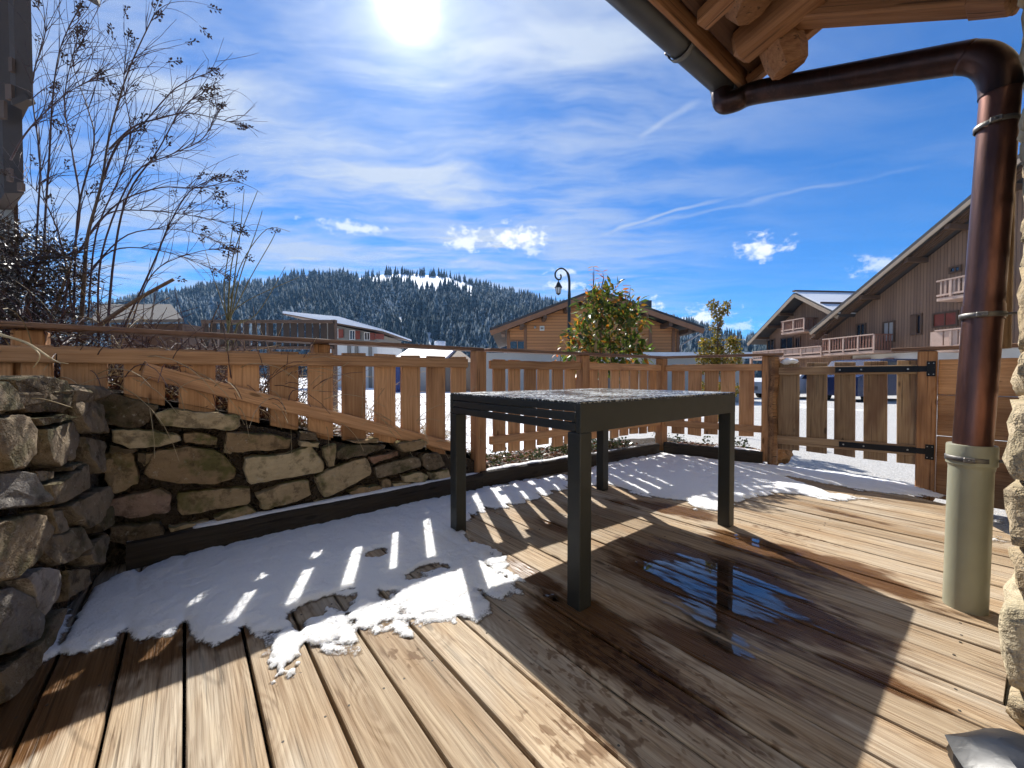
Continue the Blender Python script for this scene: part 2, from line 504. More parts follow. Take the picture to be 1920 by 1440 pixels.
def deck_extra(N, col, ro, h, g):
    """wet patches and painted shade, drops, old stains: marks with their own outline, fixed to the deck"""
    pos = N.new('ShaderNodeNewGeometry').outputs['Position']
    px, py, pz = N.sep(pos)
    bc = N.comb(N.vmath('DOT_PRODUCT', pos, tuple(BD)), N.vmath('DOT_PRODUCT', pos, tuple(BN)), 0.0)   # along and across the boards
    n1 = N.noise(N.mapping(bc, (2.2, 6.0, 1)), 1.0, 4.0, 0.68)[0]
    def blob(cx, cy, rx, ry, rot, amp):
        c, s = math.cos(R(rot)), math.sin(R(rot))
        u = N.math('ADD', N.math('MULTIPLY', N.math('SUBTRACT', px, cx), c / rx), N.math('MULTIPLY', N.math('SUBTRACT', py, cy), s / rx))
        v = N.math('ADD', N.math('MULTIPLY', N.math('SUBTRACT', px, cx), -s / ry), N.math('MULTIPLY', N.math('SUBTRACT', py, cy), c / ry))
        return N.math('MULTIPLY', N.ramp(N.math('SQRT', N.math('ADD', N.math('MULTIPLY', u, u), N.math('MULTIPLY', v, v))), 1.35, 0.15), amp)
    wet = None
    for b in WET_SHADE_BLOBS:
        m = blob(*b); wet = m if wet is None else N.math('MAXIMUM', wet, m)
    wet = N.ramp(N.math('ADD', wet, N.math('MULTIPLY', N.math('SUBTRACT', n1, 0.5), 1.7)), 0.36, 0.66)  # mask of the wet wood and of the painted shade
    dr = None
    for b in DROP_BLOBS:
        m = blob(*b); dr = m if dr is None else N.math('MAXIMUM', dr, m)
    dn = N.noise(N.mapping(bc, (22.0, 40.0, 1.0)), 1.0, 2.0, 0.6, 0.3)[0]
    drops = N.math('MULTIPLY', N.ramp(N.math('ADD', dn, N.math('MULTIPLY', dr, 0.17)), 0.61, 0.72), N.ramp(dr, 0.05, 0.35))
    wet_shade_col = N.mix(1.0, col, (0.30, 0.205, 0.135, 1), 'MULTIPLY')  # wet tone, deepened to paint in shade by wall and table
    grey = N.noise(N.mapping(bc, (1.3, 4.0, 1)), 1.0, 3.0, 0.65)[0]
    col = N.mix(N.math('MULTIPLY', N.ramp(grey, 0.42, 0.66), 0.6), col, N.mix(g, (0.56, 0.50, 0.41, 1), (0.29, 0.24, 0.18, 1)))
    br = N.noise(N.mapping(bc, (0.8, 6.9, 1), (4.0, 2.0, 0)), 1.0, 2.0, 0.6)[0]
    col = N.mix(N.math('MULTIPLY', N.ramp(br, 0.45, 0.7), 0.5), col, N.mix(1.0, col, (0.72, 0.56, 0.40, 1), 'MULTIPLY'))
    # old dark weather marks drawn out along the grain
    wm = N.ramp(N.noise(N.mapping(bc, (5.0, 42.0, 1)), 1.0, 3.0, 0.72)[0], 0.56, 0.74)
    col = N.mix(N.math('MULTIPLY', wm, 0.7), col, (0.13, 0.083, 0.05, 1))
    col = N.mix(wet, col, wet_shade_col)
    col = N.mix(N.math('MULTIPLY', drops, 0.8), col, N.mix(1.0, col, (0.42, 0.33, 0.27, 1), 'MULTIPLY'))
    ro = N.math('SUBTRACT', 0.66, N.math('MULTIPLY', wet, 0.38))
    return col, ro, h

def stone_mat(name, a, b, moss, mossy=0.5):
    m, N = new_mat(name)
    co = N.new('ShaderNodeTexCoord').outputs['Object']
    oi = N.new('ShaderNodeObjectInfo').outputs['Random']
    p = N.vmath('ADD', co, N.comb(N.math('MULTIPLY', oi, 31.0), N.math('MULTIPLY', oi, 17.0), N.math('MULTIPLY', oi, 7.0)))
    f1 = N.noise(p, 9.0, 4.0, 0.65)[0]
    f2 = N.noise(p, 38.0, 3.0, 0.65)[0]
    f3 = N.noise(N.mapping(p, (3, 3, 14)), 3.0, 2.0, 0.6)[0]
    tint = N.mix(N.ramp(N.math('FRACT', N.math('MULTIPLY', oi, 5.7)), 0.2, 0.8), tuple(a) + (1,), tuple(b) + (1,))
    col = N.mix(1.0, tint, N.math('ADD', 0.5, N.math('MULTIPLY', N.math('ADD', f1, N.math('MULTIPLY', f3, 0.6)), 0.85)), 'MULTIPLY')
    col = N.mix(N.math('MULTIPLY', N.ramp(f2, 0.60, 0.72), 0.5), col, (0.48, 0.44, 0.36, 1))
    nz = N.sep(N.new('ShaderNodeNewGeometry').outputs['Normal'])[2]
    mm = N.math('MULTIPLY', N.ramp(N.math('ADD', N.noise(p, 6.0, 3.0, 0.7)[0], N.math('MULTIPLY', nz, 0.12)), 0.50, 0.66), mossy)
    col = N.mix(mm, col, tuple(moss) + (1,))
    col = N.mix(N.math('MULTIPLY', N.ramp(N.noise(p, 14.0, 4.0, 0.7)[0], 0.50, 0.66), 0.55), col, tuple(0.22 * c for c in b) + (1,))
    N.put(N.b.inputs['Base Color'], col)
    N.b.inputs['Roughness'].default_value = 0.95
    N.b.inputs['Specular IOR Level'].default_value = 0.08
    N.put(N.b.inputs['Normal'], N.bump(N.noise(p, 15.0, 5.0, 0.72)[0], 0.9, 0.03))
    return m

# ------------------------------------------------------------------ plan of the terrace (metres, camera over the origin)
BD = Vector((-0.647, 0.763, 0)).normalized()          # deck boards run this way
BN = Vector((BD.y, -BD.x, 0))                         # across the boards
UL = Vector((math.sin(R(50.3)), math.cos(R(50.3)), 0))  # left kerb and fence
A_K = Vector((-1.73, 1.64, 0))                        # inner corner of the stone wall
B_K = Vector((-0.235, 2.86, 0))                       # kerb bends at the fence post
C_K = Vector((1.63, 4.14, 0))                         # far corner
D_K = Vector((2.43, 3.62, 0))                         # latch post of the gate
E_K = Vector((2.86, 2.50, 0))
WU = Vector((math.sin(R(53.8)), math.cos(R(53.8)), 0))   # house wall runs this way
WN = Vector((-WU.y, WU.x, 0))                            # its outward normal
W0 = Vector((1.163, 0.905, 0))                           # near corner of the house wall
WET_SHADE_BLOBS = [tuple(G(x, y).xy) + (rx, ry, rot, a) for x, y, rx, ry, rot, a in (  # wet spots; those along the left wall paint in its deep shade
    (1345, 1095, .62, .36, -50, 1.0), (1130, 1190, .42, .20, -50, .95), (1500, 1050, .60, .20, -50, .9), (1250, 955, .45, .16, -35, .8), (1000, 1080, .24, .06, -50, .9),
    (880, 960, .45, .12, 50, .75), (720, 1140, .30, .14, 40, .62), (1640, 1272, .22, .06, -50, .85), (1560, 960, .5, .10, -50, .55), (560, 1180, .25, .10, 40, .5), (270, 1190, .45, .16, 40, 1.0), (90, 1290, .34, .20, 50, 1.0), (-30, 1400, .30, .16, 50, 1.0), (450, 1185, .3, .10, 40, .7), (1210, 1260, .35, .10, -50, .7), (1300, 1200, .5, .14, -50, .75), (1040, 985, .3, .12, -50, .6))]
DROP_BLOBS = [tuple(G(x, y).xy) + (rx, ry, rot, a) for x, y, rx, ry, rot, a in (
    (1250, 1290, .28, .14, -50, .9), (1100, 1230, .2, .2, 0, .9), (1120, 1380, .2, .16, 0, .9), (765, 1225, .07, .07, -50, .7), (1480, 1000, .3, .08, -50, .6))]

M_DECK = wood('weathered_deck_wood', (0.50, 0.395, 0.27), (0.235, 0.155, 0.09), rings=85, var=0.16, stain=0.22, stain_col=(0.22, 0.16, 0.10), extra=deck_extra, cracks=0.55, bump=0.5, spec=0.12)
M_FENCE = wood('larch_fence_wood', (0.60, 0.345, 0.18), (0.40, 0.205, 0.095), rings=60, var=0.22, stain=0.45, stain_col=(0.15, 0.06, 0.03), cracks=0.3)
M_POST = wood('larch_post_wood', (0.52, 0.28, 0.135), (0.32, 0.15, 0.065), rings=48, var=0.2, stain=0.5, stain_col=(0.10, 0.04, 0.02), cracks=0.6)
M_GATE = wood('weathered_gate_wood', (0.40, 0.275, 0.155), (0.24, 0.145, 0.075), rings=45, var=0.2, stain=0.6, stain_col=(0.10, 0.035, 0.02), cracks=0.6)
M_CAP = wood('aged_cap_rail_wood', (0.27, 0.16, 0.10), (0.14, 0.07, 0.045), rings=45, var=0.15, stain=0.5, stain_col=(0.08, 0.045, 0.035), cracks=0.7)
M_KERB = wood('dark_kerb_timber', (0.045, 0.034, 0.024), (0.022, 0.016, 0.012), rings=40, var=0.2, stain=0.5, stain_col=(0.025, 0.02, 0.016), cracks=0.6)
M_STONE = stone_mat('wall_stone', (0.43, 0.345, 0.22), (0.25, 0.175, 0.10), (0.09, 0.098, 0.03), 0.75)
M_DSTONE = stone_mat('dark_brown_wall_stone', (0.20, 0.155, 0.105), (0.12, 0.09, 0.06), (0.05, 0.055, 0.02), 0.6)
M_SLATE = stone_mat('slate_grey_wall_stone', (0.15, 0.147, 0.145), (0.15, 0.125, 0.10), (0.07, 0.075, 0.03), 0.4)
M_STONE2 = stone_mat('red_grey_wall_stone', (0.27, 0.24, 0.21), (0.25, 0.145, 0.10), (0.09, 0.09, 0.035), 0.5)
M_SOIL = plain('dark_soil', (0.055, 0.04, 0.028), 0.95, var=0.5, scale=14, bump=0.9, dist=0.03)
M_STEEL = plain('black_iron', (0.016, 0.017, 0.02), 0.42, 0.6, var=0.25, scale=14, bump=0.1)
M_BOLT = plain('galvanised_bolt', (0.42, 0.42, 0.42), 0.4, 0.9, var=0.2, scale=50, bump=0.1)

def snow_mat(name, dirt=0.2, sss=0.0, thin=False):
    m, N = new_mat(name)
    pos = N.new('ShaderNodeNewGeometry').outputs['Position']
    f1 = N.noise(pos, 26.0, 4.0, 0.65)[0]
    f2 = N.noise(pos, 150.0, 2.0, 0.7)[0]
    col = N.mix(N.math('MULTIPLY', N.ramp(f1, 0.55, 0.8), dirt), (0.93, 0.935, 0.945, 1), (0.60, 0.60, 0.60, 1))
    col = N.mix(N.math('MULTIPLY', N.ramp(f2, 0.66, 0.78), dirt * 1.6), col, (0.25, 0.21, 0.17, 1))
    N.put(N.b.inputs['Base Color'], col)
    N.b.inputs['Subsurface Weight'].default_value = sss
    N.b.inputs['Subsurface Radius'].default_value = (1.0, 0.95, 0.85)
    N.b.inputs['Subsurface Scale'].default_value = 0.05
    N.b.inputs['Roughness'].default_value = 0.5
    N.b.inputs['Specular IOR Level'].default_value = 0.4
    N.put(N.b.inputs['Normal'], N.bump(N.noise(pos, 22.0, 6.0, 0.78)[0], 0.9, 0.02))
    if thin:        # where the layer is thin it is grey, icy and broken up
        t = N.new('ShaderNodeAttribute', attribute_name='tint').outputs['Fac']
        g = N.math('ADD', t, N.math('ADD', N.math('MULTIPLY', N.math('SUBTRACT', f1, 0.5), 0.9), N.math('MULTIPLY', N.math('SUBTRACT', f2, 0.5), 0.7)))
        a = N.ramp(g, 0.10, 0.62)
        tr = N.new('ShaderNodeBsdfTransparent'); tr.inputs['Color'].default_value = (.80, .78, .76, 1)
        mx = N.new('ShaderNodeMixShader'); N.put(mx.inputs[0], a)
        N.l.new(tr.outputs[0], mx.inputs[1]); N.l.new(N.b.outputs[0], mx.inputs[2]); N.l.new(mx.outputs[0], N.out.inputs[0])
    return m
M_SNOW = snow_mat('melting_snow', 0.22, 0.5, True)
M_SNOW2 = snow_mat('clean_snow', 0.06)

# ------------------------------------------------------------------ ground
def ground_mat():
    m, N = new_mat('gravel_and_snow_ground')
    pos = N.new('ShaderNodeNewGeometry').outputs['Position']
    f = N.noise(pos, 55.0, 3.0, 0.7)[0]
    f2 = N.voro(pos, 90.0).outputs['Distance']
    big = N.noise(pos, 0.35, 4.0, 0.6)[0]
    col = N.mix(N.ramp(N.math('ADD', f, N.math('MULTIPLY', f2, 0.3)), 0.3, 0.9), (0.22, 0.215, 0.205, 1), (0.56, 0.55, 0.53, 1))
    x, y, z = N.sep(pos)
    snowy = N.math('ADD', N.math('MULTIPLY', N.ramp(x, 2.0, 0.2), 0.16), N.math('MULTIPLY', N.ramp(y, 14.0, 40.0), 0.06))
    sm = N.math('MULTIPLY', N.ramp(N.math('ADD', big, snowy), 0.56, 0.66), N.math('MAXIMUM', N.ramp(x, 1.9, 0.9), N.math('MULTIPLY', N.ramp(y, 7.0, 10.0), 0.75)))
    col = N.mix(sm, col, (0.84, 0.86, 0.89, 1))
    tr = N.ramp(N.noise(N.mapping(pos, (0.25, 1.1, 1)), 0.6, 3.0)[0], 0.62, 0.7)
    col = N.mix(N.math('MULTIPLY', tr, 0.35), col, (0.15, 0.145, 0.14, 1))
    N.put(N.b.inputs['Base Color'], col)
    N.b.inputs['Roughness'].default_value = 0.85
    N.put(N.b.inputs['Normal'], N.bump(f, 0.6, 0.02))
    return m
M_GROUND = ground_mat()
gx = np.concatenate([-np.geomspace(2200, 6, 22), np.linspace(-5, 34, 60), np.geomspace(38, 2200, 18)])
gy = np.concatenate([-np.geomspace(120, 6, 8), np.linspace(-5, 45, 70), np.geomspace(48, 2600, 22)])
GX, GY = np.meshgrid(gx, gy)
GZ = -0.10 - 0.006 * np.clip(GY - 4, 0, 40) + 0.03 * (fbm(GX * .5, GY * .5, 3) - .5)
gv = np.stack([GX, GY, GZ], -1).reshape(-1, 3)
nr, nc = GX.shape
ii = (np.arange(nr - 1)[:, None] * nc + np.arange(nc - 1)[None, :]).ravel()
ground = np_mesh('ground', gv, np.stack([ii, ii + 1, ii + nc + 1, ii + nc], 1), M_GROUND, smooth=True)
tag(ground, 'pale gravel yard and street with patches of snow', kind='structure')

# ------------------------------------------------------------------ deck
PITCH_B = 0.1455
BW = 0.1375
deck = thing('deck', 'weathered timber deck of diagonal planks under snow and meltwater', None, (0, 0, -0.05))
tag(deck, kind='structure')
DECK_POLY = [A_K + Vector((-.10, .12, 0)), B_K + Vector((-.03, .05, 0)), C_K + Vector((0, .06, 0)), D_K + Vector((.0, .05, 0)), E_K, W0 + WU * 1.75 - WN * .02, W0 - WN * .005,
             W0 - WN * .62, Vector((0.55, -1.2, 0)), Vector((-1.3, -1.2, 0)), Vector((-1.45, 0.4, 0)), Vector((-1.72, 1.3, 0))]
def clip_range(off):
    """interval of t where line off*BN + t*BD lies inside the (convex) deck outline"""
    lo, hi = -9.0, 9.0
    ts = []
    n = len(DECK_POLY)
    for i in range(n):
        a, b = DECK_POLY[i], DECK_POLY[(i + 1) % n]
        da = a.dot(BN) - off; db = b.dot(BN) - off
        if (da > 0) != (db > 0):
            s = da / (da - db); p = a.lerp(b, s); ts.append(p.dot(BD))
    return (min(ts), max(ts)) if len(ts) >= 2 else None
off0 = G(344.5, 1420).dot(BN)
rg = random.Random(4)
PLANKS = []
for k in range(-30, 40):
    o0 = off0 + k * PITCH_B + (PITCH_B - BW) / 2
    o1 = o0 + BW
    ra, rb = clip_range(o0), clip_range(o1)
    if not ra or not rb: continue
    PLANKS.append((o0, o1))
    mid = (o0 + o1) / 2
    tm = (ra[0] + ra[1] + rb[0] + rb[1]) / 4
    dz = rg.uniform(-.0018, .0018)
    org = BN * mid + BD * tm + Vector((0, 0, -0.014 + dz))
    h = 0.014; c = 0.0045; w = BW / 2
    # local X along BD, Y = Z x X = -BN side
    Mx = frame(org, BD)
    sgn = -1.0 if (Mx.to_3x3() @ Vector((0, 1, 0))).dot(BN) < 0 else 1.0
    prof = [(-w, -h), (-w, h - c), (-w + c * .35, h - c * .3), (-w + c, h), (w - c, h), (w - c * .35, h - c * .3), (w, h - c), (w, -h)]
    vs, fs = [], []
    NSEG = 10
    ph = rg.uniform(0, 6)
    for s in range(NSEG + 1):
        for (yy, zz) in prof:
            q = (yy + w) / (2 * w)            # 0 at -w
            if sgn < 0: q = 1 - q
            a = ra[0] * (1 - q) + rb[0] * q; b = ra[1] * (1 - q) + rb[1] * q
            t = a + (b - a) * s / NSEG
            cup = 0.0009 * math.sin(t * 2.1 + ph) + 0.0008 * ((yy / w) ** 2)
            side = 0.0012 * math.sin(t * 1.4 + ph * 2)
            vs.append((t - tm, yy + side, zz + (cup if zz > 0 else 0)))
    n = len(prof)
    for s in range(NSEG):
        for j in range(n):
            j2 = (j + 1) % n
            fs.append((s * n + j, s * n + j2, (s + 1) * n + j2, (s + 1) * n + j))
    fs.append(tuple(range(n))); fs.append(tuple(NSEG * n + j for j in range(n - 1, -1, -1)))
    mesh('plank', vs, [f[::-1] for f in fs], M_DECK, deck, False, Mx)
# screw heads over the joists, too small to pick apart
scr = MB()
for k in range(-2, 9):
    for (o0, o1) in PLANKS:
        for oo in (o0 + .022, o1 - .022):
            p = BD * (k * .5 + rg.uniform(-.008, .008)) + BN * (oo + rg.uniform(-.004, .004)) + Vector((0, 0, .0012))
            if abs(p.x) > 4 or p.y < .3: continue
            v, f = tube_geo([p + Vector((0, 0, -.003)), p], .0034, 8); scr.add(v, f)
so = scr.build('screw_heads', plain('dull_screw_steel', (.09, .08, .07), .75, .3, var=.2, spec=.1), deck); so['kind'] = 'stuff'
# joists under the boards so the gaps are dark but real
M_JOIST = plain('dark_joist_wood', (0.035, 0.026, 0.02), 0.9, var=0.3)
for k in range(-2, 9):
    c0 = BD * (k * 0.5)
    tt = [p.dot(BN) for p in DECK_POLY]
    a, b = -9, 9
    ts = []
    for i in range(len(DECK_POLY)):
        p, q = DECK_POLY[i], DECK_POLY[(i + 1) % len(DECK_POLY)]
        da, db = p.dot(BD) - k * .5, q.dot(BD) - k * .5
        if (da > 0) != (db > 0): ts.append(p.lerp(q, da / (da - db)).dot(BN))
    if len(ts) < 2: continue
    bar('joist', BD * (k * .5) + BN * (min(ts) + .03) + Vector((0, 0, -.063)), BD * (k * .5) + BN * (max(ts) - .03) + Vector((0, 0, -.063)), .06, .065, M_JOIST, deck)
bed = mesh('ground_under_deck', [tuple(p + Vector((0, 0, -.062))) for p in DECK_POLY], [tuple(range(len(DECK_POLY)))[::-1]], M_SOIL)
tag(bed, 'dark soil beneath the planks', kind='structure')

# ------------------------------------------------------------------ kerb timbers round the deck
def kerb(p0, p1, label, w=0.085, h=0.115, snowed=True, cov=(0, 1)):
    p0 = Vector(p0); p1 = Vector(p1)
    t = thing('kerb_timber', label, 'kerb', (p0 + p1) / 2, 'kerb timbers round the deck')
    u = (p1 - p0).normalized(); nrm = Vector((-u.y, u.x, 0))
    L = (p1 - p0).length
    # rough sawn: a chamfered profile with wandering edges
    N_ = max(6, int(L / .1)); prof = [(-.5, 0), (-.5, .80), (-.42, .95), (-.30, 1.0), (.38, 1.0), (.48, .93), (.5, .8), (.5, 0)]
    vs, fs = [], []
    for s in range(N_ + 1):
        for (a, b) in prof:
            jj = 0.006 * (vnoise(s * .6 + a * 3, b * 4 + p0.x, 2) - .5) * 2
            vs.append((s / N_ * L - L / 2, a * w + jj, b * h + jj))
    n = len(prof)
    for s in range(N_):
        for j in range(n):
            fs.append((s * n + j, (s + 1) * n + j, (s + 1) * n + (j + 1) % n, s * n + (j + 1) % n))
    fs += [tuple(range(n)), tuple(N_ * n + j for j in range(n - 1, -1, -1))]
    M = frame((p0 + p1) / 2 + Vector((0, 0, 0.003)), u)
    mesh('timber', vs, fs, M_KERB, t, False, M)
    if snowed:
        # ridge of leftover snow lying along the top
        NS = int(L / .018); vs, fs = [], []
        prof = [(-.46, 0), (-.36, .6), (-.1, 1.0), (.2, 1.0), (.4, .55), (.47, 0)]
        for s in range(NS + 1):
            x = s / NS
            e = 0.35 + 1.2 * (float(fbm(s * .09 + p0.x * 3, 1.3, 7)) - .36)
            if x < cov[0] or x > cov[1]: e = 0
            e = max(0.0, min(1.0, e)) * min(1, x * 12, (1 - x) * 12)
            for (a, b) in prof:
                vs.append((x * L - L / 2, (a * (.35 + .65 * e) + .06) * w, h + .0005 + b * e * .016 - (.004 if e < .06 else 0) + .002 * float(vnoise(s * .5, a * 9, 4))))
        n = len(prof)
        for s in range(NS):
            for j in range(n - 1):
                fs.append((s * n + j, (s + 1) * n + j, (s + 1) * n + j + 1, s * n + j + 1))
        o = mesh('snow_ridge', vs, [f[::-1] for f in fs], M_SNOW2, t, True, M)
    return t
kn = Vector((-UL.y, UL.x, 0))
kerb(A_K + UL * .05 + kn * .0, B_K + kn * .0 - UL * .01, 'dark timber kerb at the foot of the stone wall, thin snow on top', cov=(.12, .99))
um = (C_K - B_K).normalized(); mn = Vector((-um.y, um.x, 0))
kerb(B_K + um * .015 + mn * .04, C_K - um * .06 + mn * .04, 'dark timber kerb behind the table under the picket fence', cov=(0.03, .55))
ur = (D_K - C_K).normalized()
kerb(C_K + ur * .02 + Vector((.02, .05, 0)), D_K - ur * .03 + Vector((.0, .03, 0)), 'short dark timber kerb ending at the gate latch post', cov=(.55, .97))

# ------------------------------------------------------------------ fences
FL0 = Vector((-0.262, 2.955, 0))           # post where the left and middle fences meet
FC = Vector((1.655, 4.245, 0))             # far corner post
FD = Vector((2.455, 3.685, 0))             # latch post
FH = Vector((3.075, 2.885, 0))             # hinge post
fl_n = Vector((UL.y, -UL.x, 0))            # towards the deck
Z = lambda z: Vector((0, 0, z))

def post(base, top, w, parent, u, z0=0.0, name='post', mat=None):
    return bar(name, base + Z(z0), base + Z(top), w, w, mat or M_POST, parent, up=tuple(u.cross(Vector((0, 0, 1)))), c=.006, jit=.002)

def board_quad(name, pts, thick, nrm, mat, parent):
    """board standing in a plane, given by its four corners (bottom left, bottom right, top right, top left); grain along its height"""
    bl, br, tr, tl = [Vector(p) for p in pts]
    org = (bl + br + tr + tl) / 4
    up = ((tl + tr) - (bl + br)).normalized()
    M = frame(org, up, nrm)
    Mi = M.inverted()
    q = [Mi @ p for p in (bl, br, tr, tl)]
    c = 0.004
    ctr = Vector((0, 0, 0))
    h = thick / 2
    lay = []
    for z, k in ((-h, 0), (h - c, 0), (h, c)):
        for p in q:
            d = Vector((p.x, p.y, 0)); 
            lay.append((p.x - math.copysign(k, p.x), p.y - math.copysign(k, p.y), z))
    fs = [(3, 2, 1, 0), (8, 9, 10, 11)]
    for a in (0, 4):
        for j in range(4):
            j2 = (j + 1) % 4
            fs.append((a + j, a + j2, a + 4 + j2, a + 4 + j))
    # make sure the winding faces outward
    p0, p1, p2 = Vector(lay[8]), Vector(lay[9]), Vector(lay[10])
    if (p1 - p0).cross(p2 - p0).z < 0: fs = [f[::-1] for f in fs]
    return mesh(name, lay, fs, mat, parent, False, M)

# left fence, standing on the stone wall ------------------------------------------------
lf = thing('picket_fence', 'larch picket fence on the stone wall with a slanting lower rail', 'fence', FL0 - UL * 1.0, 'terrace fences')
on = lambda px, py, o=0.0: PL(px, py, FL0 + fl_n * o, UL)
LB = [(-60, 25, 640, 655, 702, 706), (40, 100, 646, 650, 706, 712), (114, 202, 650, 653, 718, 728), (232, 309, 654, 656, 744, 757), (335, 404, 657, 659, 762, 775), (427, 486, 660, 661, 776, 789),
      (506, 559, 661, 662, 794, 803), (577, 624, 663, 664, 807, 817), (641, 685, 664, 664, 821, 822), (702, 741, 665, 667, 821, 829), (752, 787, 668, 668, 826, 829), (800, 834, 669, 670, 836, 856), (846, 873, 671, 671, 842, 862)]
for (x0, x1, t0, t1, b0, b1) in LB:
    board_quad('board', (on(x0, b0 + 4), on(x1, b1 + 4), on(x1, t1 - 2), on(x0, t0 - 2)), .022, fl_n, M_FENCE, lf)
def rail_on(name, xa, ya, xb, yb, wpx_a, wpx_b, off, mat, parent, thick=.03):
    a0, a1 = on(xa, ya - wpx_a / 2, off), on(xa, ya + wpx_a / 2, off)
    b0, b1 = on(xb, yb - wpx_b / 2, off), on(xb, yb + wpx_b / 2, off)
    pa, pb = (a0 + a1) / 2, (b0 + b1) / 2
    w = ((a0 - a1).length + (b0 - b1).length) / 2
    return bar(name, pa, pb, w, thick, mat, parent, up=tuple(fl_n), c=.005, jit=.001)
rail_on('rail', -120, 661, 876, 681, 31, 18, .028, M_FENCE, lf)
rail_on('rail', 268, 694, 868, 842, 22, 22, .029, M_FENCE, lf)
post(FL0 - UL * .003 + fl_n * .01, 1.030, .092, lf, UL, .02)
pm = on(601, 700, -.06)
bar('post', Vector((pm.x, pm.y, .30)), Vector((pm.x, pm.y, 1.028)), .09, .09, M_POST, lf, up=tuple(fl_n), c=.006)
pm2 = on(60, 700, -.06)
bar('post', Vector((pm2.x, pm2.y, .30)), Vector((pm2.x, pm2.y, 1.028)), .09, .09, M_POST, lf, up=tuple(fl_n), c=.006)
cs = on(-140, 650); 
bar('cap_rail', Vector((cs.x, cs.y, 1.043)) - fl_n * .02, FL0 + Z(1.043) + UL * .03 - fl_n * .02, .125, .024, M_CAP, lf, c=.004)

def straight_fence(P, Q, label, nb, zb, zt, rail_z, posts, cap_over=(0, 0), bw=.118, inset=.07, bb=None):
    t = thing('picket_fence', label, 'fence', (P + Q) / 2, 'terrace fences')
    u = (Q - P).normalized(); n = Vector((u.y, -u.x, 0)); L = (Q - P).length
    for f in posts:
        post(P + u * (L * f), 1.030, .092, t, u, .02)
    rg2 = random.Random(int(L * 1000))
    stops = sorted(posts + [0.0, 1.0])
    segs = [(a, b) for a, b in zip(stops[:-1], stops[1:]) if b - a > .05]
    for (a, b), k in zip(segs, nb):
        s0 = a * L + inset; s1 = b * L - inset
        step = (s1 - s0) / k
        for i in range(k):
            w = bw * rg2.uniform(.92, 1.06)
            c = P + u * (s0 + step * (i + .5) + rg2.uniform(-.008, .008)) - n * .015
            z0 = zb + rg2.uniform(-.02, .02); z1 = zt + rg2.uniform(-.006, .006)
            lean = rg2.uniform(-.004, .004)
            board_quad('board', (c - u * w / 2 + Z(z0), c + u * w / 2 + Z(z0 + rg2.uniform(-.008, .008)), c + u * (w / 2 + lean) + Z(z1), c - u * (w / 2 - lean) + Z(z1)), .022, n, M_FENCE, t)
        for rz in rail_z:
            bar('rail', P + u * (a * L + .045) + n * .012 + Z(rz), P + u * (b * L - .045) + n * .012 + Z(rz), .066, .03, M_FENCE, t, up=tuple(n), c=.005, jit=.001)
    bar('cap_rail', P - u * cap_over[0] + Z(1.043) + n * .01, Q + u * cap_over[1] + Z(1.043) + n * .01, .125, .024, M_CAP, t, c=.004)
    return t
straight_fence(FL0 + (FC - FL0).normalized() * .05, FC, 'larch picket fence behind the table, between two square posts', [6, 7], .225, .968, (.930, .335), [.47, 1.0], cap_over=(-.02, -.03))
straight_fence(FC, FD, 'short larch picket fence between the far corner and the gate', [5], .225, .962, (.925, .325), [1.0], cap_over=(-.04, .12), inset=.085, bw=.125)

# gate ----------------------------------------------------------------------------------
gu = (FH - FD).normalized(); gn = Vector((gu.y, -gu.x, 0))
if gn.dot(Vector((0, -1, 0))) < 0: gn = -gn
gate = thing('garden_gate', 'weathered plank gate with black iron strap hinges, standing shut', 'gate', (FD + FH) / 2)
gp = lambda px, py, o=0.0: PL(px, py, FD + gn * o, gu)
for (x0, x1, t0, t1, b0, b1) in ((1452, 1499, 681, 682, 841, 845), (1513, 1551, 680, 680, 846, 851), (1565, 1604, 679, 679, 851, 858), (1620, 1664, 678, 677, 860, 865), (1682, 1729, 676, 675, 867, 872)):
    board_quad('board', (gp(x0 - 1, b0), gp(x1 - 1, b1), gp(x1, t1), gp(x0, t0)), .024, gn, M_GATE, gate)
def grail(xa, ya, xb, yb, wa, off, mat, name, thick=.028, parent=gate):
    a0, a1 = gp(xa, ya - wa / 2, off), gp(xa, ya + wa / 2, off)
    return bar(name, (a0 + a1) / 2, gp(xb, yb, off), (a0 - a1).length, thick, mat, parent, up=tuple(gn), c=.004)
grail(1451, 696, 1729, 692.5, 14, .027, M_GATE, 'rail')
grail(1447, 823, 1724, 845, 15, .027, M_GATE, 'rail')
for (xa, ya, xb, yb) in ((1566, 693.6, 1741, 691.5), (1573, 832.5, 1738, 846.5)):
    st = grail(xa, ya, xb, yb, 10, .046, M_STEEL, 'strap_hinge', .007)
    for f in (.05, .28, .78):
        p = gp(xa + (xb - xa) * f, ya + (yb - ya) * f, .052)
        v, fc = tube_geo([p, p + gn * .004], .006, 8)
        mesh('bolt', v, fc, M_BOLT, st)
    a = gp(xb - 6, yb, .052)
    pv, pf = chamfer_box(.11, .045, .007, .002)
    pl_ = mesh('hinge_plate', pv, pf, M_STEEL, gate, False, frame(a + gu * .03 + gn * .004, (0, 0, 1), gn))
    for s in (-.04, .04):
        for e in (-.012, .012):
            p = a + gu * (.03 + e) + Z(s) + gn * .008
            v, fc = tube_geo([p, p + gn * .003], .004, 6); mesh('bolt', v, fc, M_BOLT, pl_)
hp = thing('gate_post', 'square hinge post of the gate with vertical grain and cracks', 'post', FH, 'gate posts')
post(FH + gu * .03, 1.025, .10, hp, gu, -.08)
fp = FH + gu * .085
pan = thing('board_panel', 'closed panel of brown boards between gate post and house wall', 'panel', fp + gu * .3)
